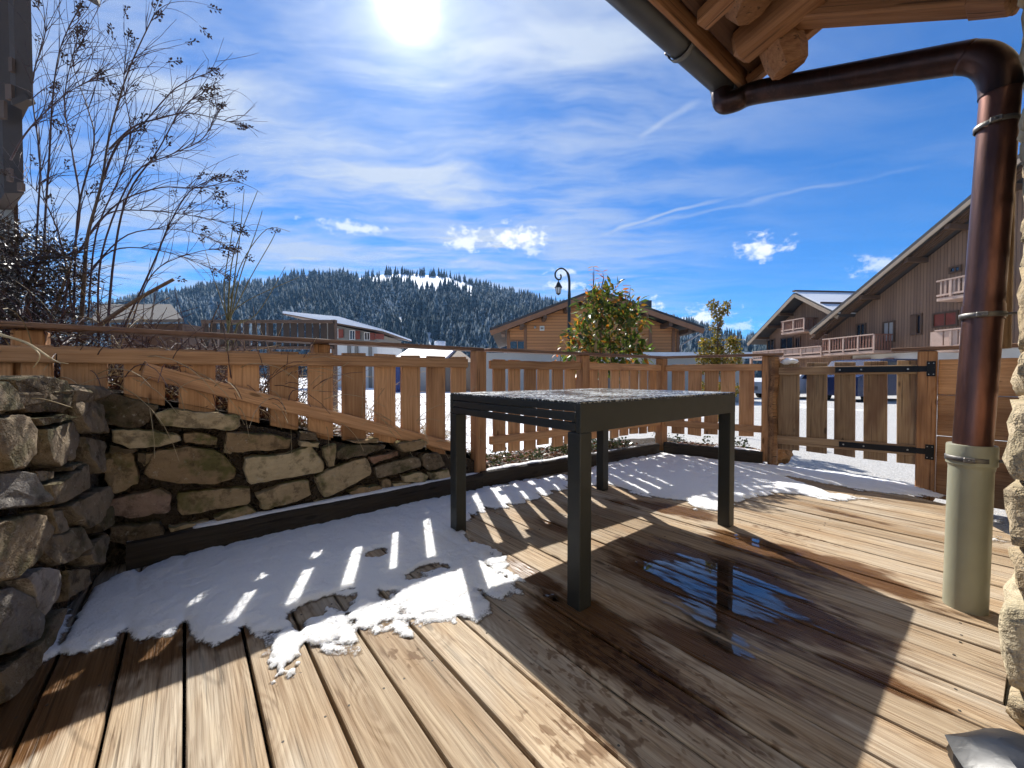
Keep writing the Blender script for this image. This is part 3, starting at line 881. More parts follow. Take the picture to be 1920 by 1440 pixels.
for i, (z0, z1) in enumerate(((-.06, .40), (.405, .70), (.705, .96))):
    bar('board', fp + Z((z0 + z1) / 2), fp + gu * .62 + Z((z0 + z1) / 2), z1 - z0, .025, M_FENCE, pan, up=tuple(gn), c=.004)
bar('cap_rail', FH - gu * .16 + Z(1.042), FH + gu * .72 + Z(1.042), .125, .026, M_CAP, pan, c=.004)
# cracked, bent front board of the latch post
lp = thing('latch_post', 'gnarled cracked post at the latch side of the gate', 'post', FD, 'gate posts')
pts = []
for k in range(9):
    z = .0 + k * 1.02 / 8
    pts.append(FD + gu * .055 + gn * (.03 + .006 * math.sin(k * 1.7)) + gu * (.006 * math.sin(k * 1.1)) + Z(z))
v, f = tube_geo(pts, [.040, .039, .041, .038, .039, .037, .042, .046, .043], 9)
smooth_by_angle(mesh('post', v, f, wood('cracked_post_wood', (.40, .23, .11), (.16, .07, .03), rings=40, stain=.7, stain_col=(.05, .02, .015), cracks=.9, along=.2), lp), 30)
# snow cushion on the gate, rock by the latch post
def lump(name, c, rx, ry, rz, mat, seed, nu=20, nv=10, rough=.25, parent=None, fq=2.0):
    vs, fs = [], []
    for i in range(nv + 1):
        th = math.pi * i / nv
        for j in range(nu):
            ph = 2 * math.pi * j / nu
            d = Vector((math.sin(th) * math.cos(ph), math.sin(th) * math.sin(ph), math.cos(th)))
            k = 1 + rough * mnoise.fractal(d * fq + Vector((seed, seed * 2, 0)), 0.8, 2.0, 4)
            vs.append(Vector(c) + Vector((d.x * rx * k, d.y * ry * k, d.z * rz * k)))
    for i in range(nv):
        for j in range(nu):
            fs.append((i * nu + j, (i + 1) * nu + j, (i + 1) * nu + (j + 1) % nu, i * nu + (j + 1) % nu))
    return mesh(name, vs, fs, mat, parent, True)
sc = gp(1480, 678, -.01)
sn = lump('snow_cap', sc + Z(.0), .07, .05, .028, M_SNOW2, 3.1)
tag(sn, 'small cushion of snow left on top of the gate', 'snow')
rk = G(1467, 862)
rock = lump('rock', rk + Vector((.05, .12, .035)), .11, .10, .095, stone_mat('brown_rock', (.34, .19, .09), (.22, .12, .06), (.1, .08, .03), .2), 8.2, 26, 14, .45, fq=2.4)
tag(rock, 'brown broken rock on the gravel beside the latch post', 'rock')

# ------------------------------------------------------------------ stone retaining wall
wall_face = fl_n * .055
LU = (Vector((-1.36, 1.02, 0)) - A_K).normalized()         # left return, running towards the viewer
LN = Vector((-LU.y, LU.x, 0))
if LN.x < 0: LN = -LN
MAINP = A_K - fl_n * .02
def c4(pts): return [(x / 3.0, 480 + y / 3.0) for x, y in pts]
MAIN_ST = [
    c4([(385, 720), (560, 740), (690, 790), (900, 840), (880, 880), (800, 965), (700, 965), (400, 900)]),
    c4([(870, 880), (960, 860), (1350, 895), (1350, 965), (1300, 980), (900, 950)]),
    c4([(630, 975), (760, 970), (1010, 1005), (1015, 1040), (900, 1070), (760, 1080), (640, 1050)]),
    c4([(1035, 1000), (1100, 990), (1225, 1015), (1215, 1065), (1040, 1045)]),
    c4([(1280, 990), (1500, 1000), (1640, 1030), (1630, 1085), (1450, 1095), (1290, 1100), (1265, 1050)]),
    c4([(570, 1110), (720, 1095), (755, 1130), (785, 1270), (650, 1335), (610, 1300)]),
    c4([(770, 1100), (830, 1110), (820, 1170), (780, 1160)]),
    c4([(880, 1090), (1060, 1070), (1180, 1080), (1270, 1120), (1330, 1200), (1330, 1250), (1180, 1285), (960, 1270), (820, 1230), (815, 1190)]),
    c4([(1375, 1130), (1600, 1110), (1750, 1065), (1830, 1170), (1820, 1215), (1600, 1250), (1390, 1280), (1370, 1210)]),
    c4([(610, 1360), (900, 1305), (965, 1340), (960, 1440), (720, 1475), (610, 1440)]),
    c4([(1000, 1330), (1380, 1295), (1410, 1310), (1400, 1390), (1030, 1460), (995, 1440)]),
    [(590, 893), (640, 870), (687, 857), (698, 887), (650, 913), (607, 933), (595, 910)],
    [(478, 925), (540, 903), (577, 898), (585, 930), (540, 945), (490, 955)],
    [(703, 876), (775, 855), (786, 858), (788, 873), (707, 897)],
    [(753, 892), (783, 883), (800, 890), (793, 903), (757, 902)], [(650, 922), (673, 912), (713, 910), (717, 920), (657, 928)],
    [(712, 900), (730, 898), (732, 917), (718, 918)], [(735, 906), (768, 904), (773, 914), (738, 917)],
    [(630, 846), (645, 835), (722, 833), (723, 840), (686, 852), (632, 861)], [(603, 842), (630, 831), (625, 872), (616, 876)],
    [(692, 857), (746, 846), (746, 853), (697, 869)], [(742, 831), (791, 824), (800, 829), (787, 841), (756, 848), (746, 839)],
    [(790, 852), (821, 848), (832, 871), (802, 883), (791, 872)], [(561, 809), (591, 811), (596, 826), (561, 823)], [(652, 827), (709, 822), (709, 829), (660, 831)],
    [(401, 968), (461, 944), (482, 957), (450, 971), (412, 977)], [(315, 988), (392, 976), (398, 992), (330, 1010)], [(206, 985), (300, 978), (312, 1000), (240, 1020), (206, 1010)],
    [(206, 905), (262, 930), (205, 915)][:0] or [(205, 832), (240, 838), (262, 842), (255, 850), (206, 846)],
    [(420, 832), (436, 838), (432, 850), (422, 846)], [(560, 826), (598, 829), (596, 838), (562, 836)], [(805, 886), (838, 880), (846, 897), (812, 905)], [(500, 962), (560, 950), (566, 962), (520, 972)],
    [(590, 940), (640, 932), (646, 940), (600, 950)], [(196, 862), (210, 858), (212, 880), (198, 885)], [(266, 852), (300, 848), (270, 875)],
]
LEFT_ST = [
    [(14, 712), (67, 706), (113, 713), (124, 733), (122, 763), (110, 773), (42, 772), (30, 747)],
    [(0, 777), (32, 780), (46, 809), (44, 851), (18, 878), (-14, 883), (-40, 850), (-40, 790)],
    [(55, 809), (137, 787), (147, 823), (133, 860), (92, 878), (64, 860)],
    [(-60, 893), (0, 888), (32, 885), (53, 945), (0, 957), (-60, 962)],
    [(57, 915), (92, 901), (151, 869), (165, 915), (92, 947), (69, 951)],
    [(115, 951), (192, 912), (195, 933), (183, 974), (151, 993)],
    [(-60, 990), (27, 967), (60, 967), (71, 997), (46, 1048), (0, 1091), (-60, 1100)],
    [(156, 819), (196, 828), (183, 883), (169, 890), (151, 851)],
    [(142, 1043), (160, 1020), (195, 997), (199, 1011), (179, 1038), (174, 1061), (151, 1063)],
    [(18, 1089), (60, 1064), (92, 1075), (104, 1098), (92, 1134), (60, 1164), (37, 1125)],
    [(-70, 1110), (0, 1102), (23, 1111), (55, 1166), (46, 1203), (0, 1230), (-70, 1250)],
    [(69, 957), (96, 960), (103, 997), (76, 1008)], [(78, 1016), (142, 988), (151, 1029), (112, 1058), (95, 1060)],
    [(110, 1072), (150, 1070), (150, 1100), (118, 1128)], [(50, 787), (100, 778), (125, 783), (60, 800)], [(-60, 720), (2, 716), (20, 745), (28, 768), (-40, 775)], [(60, 885), (88, 884), (84, 897), (62, 905)],
    [(55, 1210), (96, 1150), (112, 1140), (84, 1200), (60, 1235), (30, 1290), (-30, 1330), (-30, 1270)], [(106, 880), (140, 866), (120, 882)], [(165, 975), (192, 950), (194, 985), (175, 1000)], [(130, 722), (160, 725), (190, 760), (196, 812), (150, 812), (128, 770)],
]
wall = thing('stone_wall', 'dry stone retaining wall of mossy brown blocks under the fence', 'wall', A_K + UL * .8)
rgs = random.Random(21)
def stone(pts, P, u, n, seed, mat, proud=.024, parent=wall, uv=None):
    w3 = [PL(x, y, P, u) for x, y in pts or ()]
    q = uv or [((p - P).dot(u), p.z) for p in w3]
    # resample the outline and round it
    m = len(q); per = []
    cx = sum(a for a, b in q) / m; cz = sum(b for a, b in q) / m
    NP = 32
    L = [math.hypot(q[(i + 1) % m][0] - q[i][0], q[(i + 1) % m][1] - q[i][1]) for i in range(m)]
    T = sum(L); out = []
    for k in range(NP):
        s = T * k / NP; i = 0
        while s > L[i] and i < m - 1: s -= L[i]; i += 1
        f = s / max(L[i], 1e-6)
        out.append((q[i][0] + (q[(i + 1) % m][0] - q[i][0]) * f, q[i][1] + (q[(i + 1) % m][1] - q[i][1]) * f))
    for _ in range(0):
        out = [((out[i - 1][0] + 2 * out[i][0] + out[(i + 1) % NP][0]) / 4, (out[i - 1][1] + 2 * out[i][1] + out[(i + 1) % NP][1]) / 4) for i in range(NP)]
    size = T / 4
    hh = proud * rgs.uniform(.35, 1.1) + .004
    tilt = (rgs.uniform(-.12, .12), rgs.uniform(-.18, .10))
    rings = [(-.16, .95), (-.03, 1.0), (hh * .55, 1.0), (hh * .90, .975), (hh, .925), (hh, .62), (hh, .30)]
    vs, fs = [], []
    for (d, k) in rings:
        for (a, b) in out:
            aa, bb = cx + (a - cx) * k, cz + (b - cz) * k
            nz = mnoise.fractal(Vector((aa * 16 + seed, bb * 16, d * 10)), 0.8, 2.0, 3)
            dd = d + nz * .008 + (tilt[0] * (aa - cx) + tilt[1] * (bb - cz)) * (1 if d > -.03 else 0)
            aa += mnoise.fractal(Vector((a * 26 + seed, b * 26, 0)), .8, 2.0, 3) * .007; bb += mnoise.fractal(Vector((a * 26, b * 26 + seed, 5)), .8, 2.0, 3) * .007
            p = P + u * aa + n * dd
            vs.append(Vector((p.x, p.y, bb)))
    pc = P + u * cx + n * (hh * 1.05); vs.append(Vector((pc.x, pc.y, cz)))
    for r_ in range(len(rings) - 1):
        for k in range(NP):
            k2 = (k + 1) % NP
            fs.append((r_ * NP + k, r_ * NP + k2, (r_ + 1) * NP + k2, (r_ + 1) * NP + k))
    b0 = (len(rings) - 1) * NP
    for k in range(NP): fs.append((b0 + k, b0 + (k + 1) % NP, len(vs) - 1))
    a, b, c_ = vs[b0], vs[b0 + 1], vs[-1]
    if (b - a).cross(c_ - a).dot(n) < 0: fs = [f[::-1] for f in fs]
    org = Vector((P + u * cx)) + Z(cz)
    return smooth_by_angle(mesh('stone', [v - org for v in vs], fs, mat, parent, True, Matrix.Translation(org)), 32)
for i, pts in enumerate(MAIN_ST):
    stone(pts, MAINP, UL, fl_n, i * 3.7, M_STONE2 if i in (9, 20) else (M_DSTONE if i in (0, 6, 13, 18, 22, 23, 27, 28) else M_STONE))
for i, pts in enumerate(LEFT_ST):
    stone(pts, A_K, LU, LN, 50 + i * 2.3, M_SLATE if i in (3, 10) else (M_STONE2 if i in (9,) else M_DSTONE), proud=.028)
# the return goes on past the picture's edge
zc, row = -.02, 0
while zc < .74:
    hc = rgs.uniform(.11, .20); sc_ = .93 + (.06 if row % 2 else 0)
    while sc_ < 1.62:
        wc = rgs.uniform(.14, .30); j = lambda: rgs.uniform(-.012, .012)
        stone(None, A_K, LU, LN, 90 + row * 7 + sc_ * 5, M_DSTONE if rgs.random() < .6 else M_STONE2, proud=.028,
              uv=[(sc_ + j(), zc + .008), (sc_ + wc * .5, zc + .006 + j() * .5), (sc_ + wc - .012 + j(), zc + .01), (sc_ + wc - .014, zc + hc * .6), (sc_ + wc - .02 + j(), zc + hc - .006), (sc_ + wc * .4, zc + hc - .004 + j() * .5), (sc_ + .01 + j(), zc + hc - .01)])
        sc_ += wc
    zc += hc; row += 1
for k in range(9):        # flat stones lying on top of the return
    a0 = .02 + k * .175
    pc_ = A_K + LU * (a0 + .085) - LN * .085 + Z(.765 + rgs.uniform(-.01, .01))
    v, f = chamfer_box(.165, .20 + rgs.uniform(-.02, .03), .05, .012, .010, rgs)
    smooth_by_angle(mesh('stone', v, f, M_DSTONE, wall, True, frame(pc_, LU)), 30)
# core of earth and rubble behind the faces
def strip_wall(name, P, u, n, s0, s1, topf, mat, parent, back=.30, z0=-.05):
    NS = 24; vs, fs = [], []
    for k in range(NS + 1):
        s = s0 + (s1 - s0) * k / NS; zt = topf(s)
        for (d, z) in ((-.035, z0), (-.035, zt * .5), (-.04, zt), (-back, zt + .01), (-back, z0)):
            p = P + u * s + n * (d + .012 * (vnoise(s * 9, z * 9 + d, 3) - .5))
            vs.append((p.x, p.y, z))
    for k in range(NS):
        for j in range(4):
            fs.append((k * 5 + j, k * 5 + j + 1, (k + 1) * 5 + j + 1, (k + 1) * 5 + j))
    return mesh(name, vs, fs, mat, parent)
def wall_top(s):    # height of the wall along the main face from the inner corner
    xs = [-.3, 0, .25, .55, .95, 1.35, 1.75, 1.95, 2.1]; zs = [.78, .765, .70, .60, .47, .37, .29, .22, .10]
    return float(np.interp(s, xs, zs)) - .03
strip_wall('rubble_core', MAINP, UL, fl_n, -.25, 2.0, wall_top, M_SOIL, wall)
strip_wall('rubble_core', A_K, LU, LN, -.05, 1.6, lambda s: .75, M_SOIL, wall)

# planted bank behind the wall and bed behind the kerb ---------------------------------
def bank_z(x, y):
    p = Vector((x, y, 0)); r = p - MAINP
    s = r.dot(UL); d = -r.dot(fl_n)          # d: distance behind the face
    z = np.interp(s, [-2.0, -.3, 0, .25, .55, .95, 1.35, 1.75, 1.95, 2.15, 2.6, 6], [.80, .79, .775, .71, .61, .48, .38, .30, .23, .12, .09, .06])
    if d > .35: z = z - (z + .12) * min(1, (d - .35) / 1.1) ** 1.3 if s > -.2 else z - .1 * min(1, (d - .35) / 2)
    return float(z) + .03 * (float(fbm(x * 7, y * 7, 9)) - .5)
vs, fs = [], []
NSS, ND = 90, 22
for i in range(NSS + 1):
    s = -2.6 + 7.4 * i / NSS
    for j in range(ND + 1):
        d = .03 + 1.75 * (j / ND) ** 1.2
        if s > 1.9: d = .06 + 1.1 * (j / ND)
        p = MAINP + UL * s - fl_n * d
        if s > 2.05:            # follow the middle fence
            p = B_K + um * (s - 1.95) + mn * (d)
        vs.append((p.x, p.y, bank_z(p.x, p.y) if s <= 2.05 else .085 - .19 * max(0, d - .35) + .03 * (float(fbm(p.x * 7, p.y * 7, 9)) - .5)))
for i in range(NSS):
    for j in range(ND):
        a = i * (ND + 1) + j; fs.append((a, a + 1, a + ND + 2, a + ND + 1))
bank = mesh('planted_bank', vs, fs, M_SOIL, None, True)
lv, lf_ = [], []
for i in range(25):
    for j in range(15):
        p = A_K + LU * (-.6 + 2.6 * i / 24) - LN * (.16 + 2.6 * (j / 14) ** 1.2)
        lv.append((p.x, p.y, .76 + .05 * (float(fbm(p.x * 5, p.y * 5, 9)) - .5) - .35 * max(0, (j / 14) - .4)))
for i in range(24):
    for j in range(14):
        a = i * 15 + j; lf_.append((a, a + 15, a + 16, a + 1))
b3 = mesh('planted_bank', lv, lf_, M_SOIL, None, True); tag(b3, 'soil of the raised bed left of the terrace', kind='structure')
tag(bank, 'dark soil bank behind the stone wall and kerbs', kind='structure')
# little bed in the corner before the gate fence
vs = [C_K + Vector((-.05, .05, .08)), D_K + Vector((0, .07, .07)), D_K + Vector((.35, .75, -.02)), C_K + Vector((.35, .95, -.02)), C_K + Vector((-.5, .5, .05))]
b2 = mesh('planted_bed', vs, [(0, 1, 2, 3, 4)], M_SOIL); tag(b2, 'soil bed strewn with dry leaves behind the short kerb', kind='structure')

# leaf litter: curled dead leaves and bits of stalk, nobody could count them --------------
def litter_mat():
    m, N = new_mat('dead_leaves')
    t = N.new('ShaderNodeAttribute', attribute_name='tint').outputs['Fac']
    cr = N.new('ShaderNodeValToRGB'); N.put(cr.inputs[0], t)
    el = cr.color_ramp.elements
    el[0].color = (.035, .018, .012, 1); el[1].color = (.42, .33, .20, 1); el[1].position = 1.0
    for p, c in ((.3, (.10, .04, .025, 1)), (.5, (.24, .06, .03, 1)), (.7, (.20, .11, .05, 1)), (.85, (.30, .22, .12, 1))):
        e = el.new(p); e.color = c
    N.put(N.b.inputs['Base Color'], cr.outputs[0]); N.b.inputs['Roughness'].default_value = .6
    tr = N.new('ShaderNodeBsdfTranslucent'); N.put(tr.inputs['Color'], cr.outputs[0])
    mx = N.new('ShaderNodeMixShader'); mx.inputs[0].default_value = .25
    N.l.new(N.b.outputs[0], mx.inputs[1]); N.l.new(tr.outputs[0], mx.inputs[2]); N.l.new(mx.outputs[0], N.out.inputs[0])
    return m
M_LITTER = litter_mat()
def scatter_leaves(name, pts, size, seed, mat, lift=.02, spread=.9, tints=None, aspect=.5):
    rs = np.random.RandomState(seed); n = len(pts); P = np.array(pts)
    a = rs.rand(n) * 6.283; tl = rs.normal(0, spread, n); sz = size * (0.5 + rs.rand(n))
    ux = np.stack([np.cos(a), np.sin(a), np.zeros(n)], 1)
    vy = np.stack([-np.sin(a) * np.cos(tl), np.cos(a) * np.cos(tl), np.sin(tl)], 1)
    up = np.cross(ux, vy)
    P = P + np.stack([np.zeros(n), np.zeros(n), rs.rand(n) * lift], 1)
    cup = (rs.rand(n) * .35 + .05)[:, None]
    L = sz[:, None]
    v = np.stack([P - ux * L * .5, P + vy * L * aspect * .5 + up * L * cup * .4 - ux * L * .05, P + ux * L * .5, P - vy * L * aspect * .5 + up * L * cup * .4 - ux * L * .05], 1).reshape(-1, 3)
    f = np.arange(4 * n).reshape(n, 4)
    f3 = np.concatenate([f[:, [0, 1, 2]], f[:, [0, 2, 3]]])
    tn = rs.rand(n) if tints is None else tints
    return np_mesh(name, v, f3, mat, colors=np.repeat(tn, 4))
rs = np.random.RandomState(3)
pts = []
for _ in range(11000):
    s = rs.uniform(-1.6, 3.9); d = rs.uniform(.05, 1.2)
    if s <= 2.05:
        p = MAINP + UL * s - fl_n * d; pts.append((p.x, p.y, bank_z(p.x, p.y) + .005))
    else:
        p = B_K + um * (s - 1.95) + mn * d; pts.append((p.x, p.y, .09 - .19 * max(0, d - .35)))
for _ in range(1500):
    a, b = rs.rand(), rs.rand()
    p = (C_K * (1 - a) + D_K * a) + Vector((.3, .75, 0)) * b + Vector((0, .06, 0)); pts.append((p.x, p.y, .085 - .1 * b))
for _ in range(3500):
    i_, j_ = rs.rand(), rs.rand()
    p = A_K + LU * (-.6 + 2.6 * i_) - LN * (.2 + 2.3 * j_); pts.append((p.x, p.y, .775 - .35 * max(0, j_ ** .83 - .4)))
lit = scatter_leaves('leaf_litter', pts, .030, 8, M_LITTER, .04, 1.0)
tag(lit, 'dry red and brown leaves littering the planted bank', 'leaf litter', kind='stuff')

# ------------------------------------------------------------------ garden table
TA = R(51.6)
TU = Vector((math.sin(TA), math.cos(TA), 0))             # long side, running away to the right
TV = Vector((-math.cos(TA), math.sin(TA), 0))            # short side, running away to the left
T0 = G(1087, 1150)                                       # foot of the near corner
TL, TW, TH = 1.285, 0.925, 0.742
def table_top_mat():
    m, N = new_mat('wet_frosted_table_top')
    pos = N.new('ShaderNodeNewGeometry').outputs['Position']
    a = N.noise(N.mapping(pos, (1, 1, 1)), 75.0, 3.0, 0.65)[0]
    b = N.noise(pos, 5.0, 3.0, 0.6)[0]
    fr = N.ramp(N.math('ADD', a, N.math('MULTIPLY', N.math('SUBTRACT', b, 0.5), 0.5)), 0.47, 0.64)
    N.put(N.b.inputs['Base Color'], N.mix(fr, (0.03, 0.034, 0.034, 1), (0.40, 0.41, 0.40, 1)))
    N.put(N.b.inputs['Roughness'], N.math('ADD', 0.12, N.math('MULTIPLY', fr, 0.45)))
    N.put(N.b.inputs['Normal'], N.bump(a, 0.5, 0.006))
    return m
M_TABLE = plain('anthracite_powder_coat', (0.020, 0.022, 0.021), 0.5, 0.0, var=0.10, scale=3, bump=0.12, dist=0.001, spec=0.45)
M_TTOP = table_top_mat()
tc = T0 + TU * TL / 2 + TV * TW / 2
table = thing('garden_table', 'dark grey metal extending garden table with frosted slatted top', 'table', tc)
def tp(a, b, z): return T0 + TU * a + TV * b + Z(z)
LW = 0.063
for (a, b) in ((0, 0), (TL - LW, 0), (0, TW - LW), (TL - LW, TW - LW)):
    c = tp(a + LW / 2, b + LW / 2, 0)
    v, f = chamfer_box(LW, LW, TH - .105, .003)
    M = frame(c + Z((TH - .105) / 2 + .001), TU)
    leg = mesh('leg', v, f, M_TABLE, table, False, M)
    v, f = chamfer_box(LW - .006, LW - .006, .006, .001)
# long aprons: one deep plate each
AH = 0.104
for b in (0.0, TW):
    off = .012 if b == 0 else -.012
    bar('apron', tp(.0, b + off, TH - AH / 2), tp(TL, b + off, TH - AH / 2), AH, .024, M_TABLE, table, up=tuple(TV), c=.002)
# short ends: top bar and two folded leaves with slits of daylight between them
for a in (0.0, TL):
    off = .012 if a == 0 else -.012
    for (z, h) in ((TH - .0150, .029), (TH - .0490, .031), (TH - .0850, .031)):
        bar('end_bar', tp(a + off, .0255, z), tp(a + off, TW - .0255, z), h, .022, M_TABLE, table, up=tuple(TU), c=.002)
for b in (.06, TW - .06):
    bar('runner', tp(.03, b, TH - .066), tp(TL - .03, b, TH - .066), .02, .05, M_TABLE, table, c=.002)
# slats of the top
nsl = 11; sw = (TL - .002) / nsl
for i in range(nsl):
    a = .001 + sw * (i + .5)
    bar('slat', tp(a, .001, TH + .004), tp(a, TW - .001, TH + .004), sw - .0022, .008, M_TTOP, table, c=.0018)

# ------------------------------------------------------------------ snow left on the deck
GAPS = [o0 - (PITCH_B - BW) / 2 for o0, o1 in PLANKS]
def deck_snow(name, polys, holes, res, hmax, seed, label, finger=1.0, rough=1.0, mat=None, edge=.035):
    P2 = [[tuple(G(x, y).xy) for x, y in p] for p in polys]
    allp = np.array([q for p in P2 for q in p])
    x0, y0 = allp.min(0) - .08; x1, y1 = allp.max(0) + .08
    nx, ny = int((x1 - x0) / res) + 1, int((y1 - y0) / res) + 1
    X, Y = np.meshgrid(np.linspace(x0, x1, nx), np.linspace(y0, y1, ny))
    sd = np.full(X.shape, 1e9)
    for p in P2: sd = np.minimum(sd, poly_sd(X, Y, p))
    sd = sd + (fbm(X * 9, Y * 9, seed) - .5) * .09 * rough + (fbm(X * 40, Y * 40, seed + 3) - .5) * .035 * rough
    o = X * BN.x + Y * BN.y - off0
    g = np.abs(((o / PITCH_B + .5) % 1.0) - .5) * PITCH_B          # distance to the nearest gap
    near = np.exp(-(g / .016) ** 2)
    sd = sd + near * .085 * finger * np.exp(-np.clip(-sd, 0, 1) / .14) + near * .010
    pit = np.zeros(X.shape)
    for (hx, hy, rx, ry, rot, dep) in holes:
        c = G(hx, hy); ca, sa = math.cos(R(rot)), math.sin(R(rot))
        u = ((X - c.x) * ca + (Y - c.y) * sa) / rx; v = (-(X - c.x) * sa + (Y - c.y) * ca) / ry
        rr = np.sqrt(u * u + v * v) + (fbm(X * 25, Y * 25, seed + 8) - .5) * .8
        pit = np.maximum(pit, dep * np.clip(1.25 - rr, 0, 1) * 2)
    t = np.clip(-sd / edge, 0, None)
    h = hmax * (1 - np.exp(-t * 1.2)) * (.75 + .5 * fbm(X * 5, Y * 5, seed + 5)) - np.minimum(pit, 1) * hmax * 1.1
    h = h - near * hmax * .14
    h += (fbm(X * 60, Y * 60, seed + 6, 3) - .5) * .006 * rough * (h > .002) + (fbm(X * 18, Y * 18, seed + 7, 3) - .5) * .010 * (h > .004)
    keep = h > .0012
    zz = np.where(keep, h, -.003) + .0015
    cell = keep[:-1, :-1] | keep[1:, :-1] | keep[:-1, 1:] | keep[1:, 1:]
    idx = np.arange(nx * ny).reshape(ny, nx)
    f = np.stack([idx[:-1, :-1], idx[:-1, 1:], idx[1:, 1:], idx[1:, :-1]], -1)[cell]
    used = np.unique(f); remap = np.full(nx * ny, -1); remap[used] = np.arange(len(used))
    v = np.stack([X, Y, zz], -1).reshape(-1, 3)[used]
    thk = np.clip(np.where(keep, h, 0) / .013, 0, 1.4).reshape(-1)[used]
    ob = np_mesh(name, v, remap[f], mat or M_SNOW, smooth=True, colors=thk)
    return tag(ob, label, 'snow', kind='stuff')
deck_snow('snow', [[(35, 1262), (110, 1150), (210, 1085), (300, 1045), (400, 1015), (560, 978), (700, 952), (842, 922), (930, 910), (1065, 888), (1075, 915), (980, 945), (900, 965), (872, 985), (880, 1010), (930, 1030), (985, 1090), (975, 1108),
                    (930, 1120), (905, 1148), (890, 1165), (800, 1160), (735, 1140), (720, 1120), (690, 1150), (660, 1190), (590, 1195), (560, 1180), (500, 1195), (450, 1200), (390, 1222), (350, 1195), (330, 1190), (262, 1205), (200, 1216), (120, 1240)]],
          [(608, 1140, .10, .062, 38, 1.5), (705, 1040, .060, .05, 50, 1.0), (805, 1072, .095, .050, 40, 1.2), (650, 1110, .04, .02, 30, .5), (735, 1115, .03, .02, 20, .8), (810, 1170, .06, .03, -20, .8), (850, 1150, .05, .02, 10, .5)],
          .0070, .019, 2, 'long strip of melting snow on the deck along the stone wall', 1.0, 1.35, edge=.05)
deck_snow('slush', [[(470, 1190), (560, 1165), (720, 1110), (880, 1030), (935, 1030), (992, 1092), (975, 1112), (925, 1130), (915, 1160), (880, 1180), (800, 1180), (770, 1205), (700, 1190), (660, 1215), (600, 1228), (540, 1215), (500, 1225)]],
          [(830, 1185, .07, .03, -30, .8)], .006, .0085, 41, 'grey icy slush melting on the planks before the table', .8, 1.5, edge=.03)
deck_snow('snow', [[(480, 1190), (540, 1178), (640, 1172), (640, 1215), (600, 1225), (560, 1215), (545, 1265), (510, 1278), (498, 1230)], [(600, 1140), (640, 1135), (655, 1185), (650, 1225), (625, 1228), (605, 1190)]],
          [], .005, .018, 12, 'broken slushy snow crumbs at the strip\'s ragged front edge', .6, 1.6, edge=.02)
deck_snow('snow', [[(1085, 885), (1160, 862), (1240, 850), (1380, 866), (1440, 872), (1560, 885), (1690, 905), (1770, 930), (1775, 938), (1600, 920), (1480, 895), (1560, 925), (1640, 938), (1560, 940), (1470, 925), (1400, 938), (1360, 958), (1300, 958), (1285, 940), (1215, 935), (1140, 910), (1090, 912)]],
          [], .010, .018, 22, 'flat patch of snow in the far corner of the deck by the gate', .55, .8)
deck_snow('snow', [[(1850, 975), (1884, 968), (1884, 985), (1852, 990)], [(1840, 1010), (1884, 1000), (1884, 1016), (1845, 1022)]], [], .010, .006, 31, 'thin frosty remnant of snow beside the downpipe', .3, .8)

# ------------------------------------------------------------------ puddle of meltwater under the table
def water_mat():
    m, N = new_mat('meltwater')
    N.n.remove(N.b)
    gl = N.new('ShaderNodeBsdfGlossy'); gl.inputs['Roughness'].default_value = .015
    tr = N.new('ShaderNodeBsdfTransparent'); N.put(tr.inputs['Color'], N.mix(N.ramp(N.new('ShaderNodeAttribute', attribute_name='tint').outputs['Fac'], 0, .5), (1, 1, 1, 1), (.80, .77, .74, 1)))
    fr = N.new('ShaderNodeFresnel'); fr.inputs['IOR'].default_value = 1.45
    pos = N.new('ShaderNodeNewGeometry').outputs['Position']
    bp = N.bump(N.noise(pos, 9.0, 2.0, .5)[0], .06, .01)
    N.put(gl.inputs['Normal'], bp)
    mx = N.new('ShaderNodeMixShader'); N.put(mx.inputs[0], N.math('MULTIPLY', N.math('ADD', N.math('MULTIPLY', fr.outputs[0], 2.0), .04, clamp=True), N.ramp(N.math('ADD', N.math('MULTIPLY', N.new('ShaderNodeAttribute', attribute_name='tint').outputs['Fac'], .62), N.math('MULTIPLY', N.math('SUBTRACT', N.noise(N.mapping(N.comb(N.vmath('DOT_PRODUCT', pos, tuple(BD)), N.vmath('DOT_PRODUCT', pos, tuple(BN)), 0.0), (7.0, 38.0, 1)), 1.0, 4.0, .68)[0], .52), 3.0)), .15, .75)))
    N.l.new(tr.outputs[0], mx.inputs[1]); N.l.new(gl.outputs[0], mx.inputs[2]); N.l.new(mx.outputs[0], N.out.inputs[0])
    return m
M_WATER = water_mat()
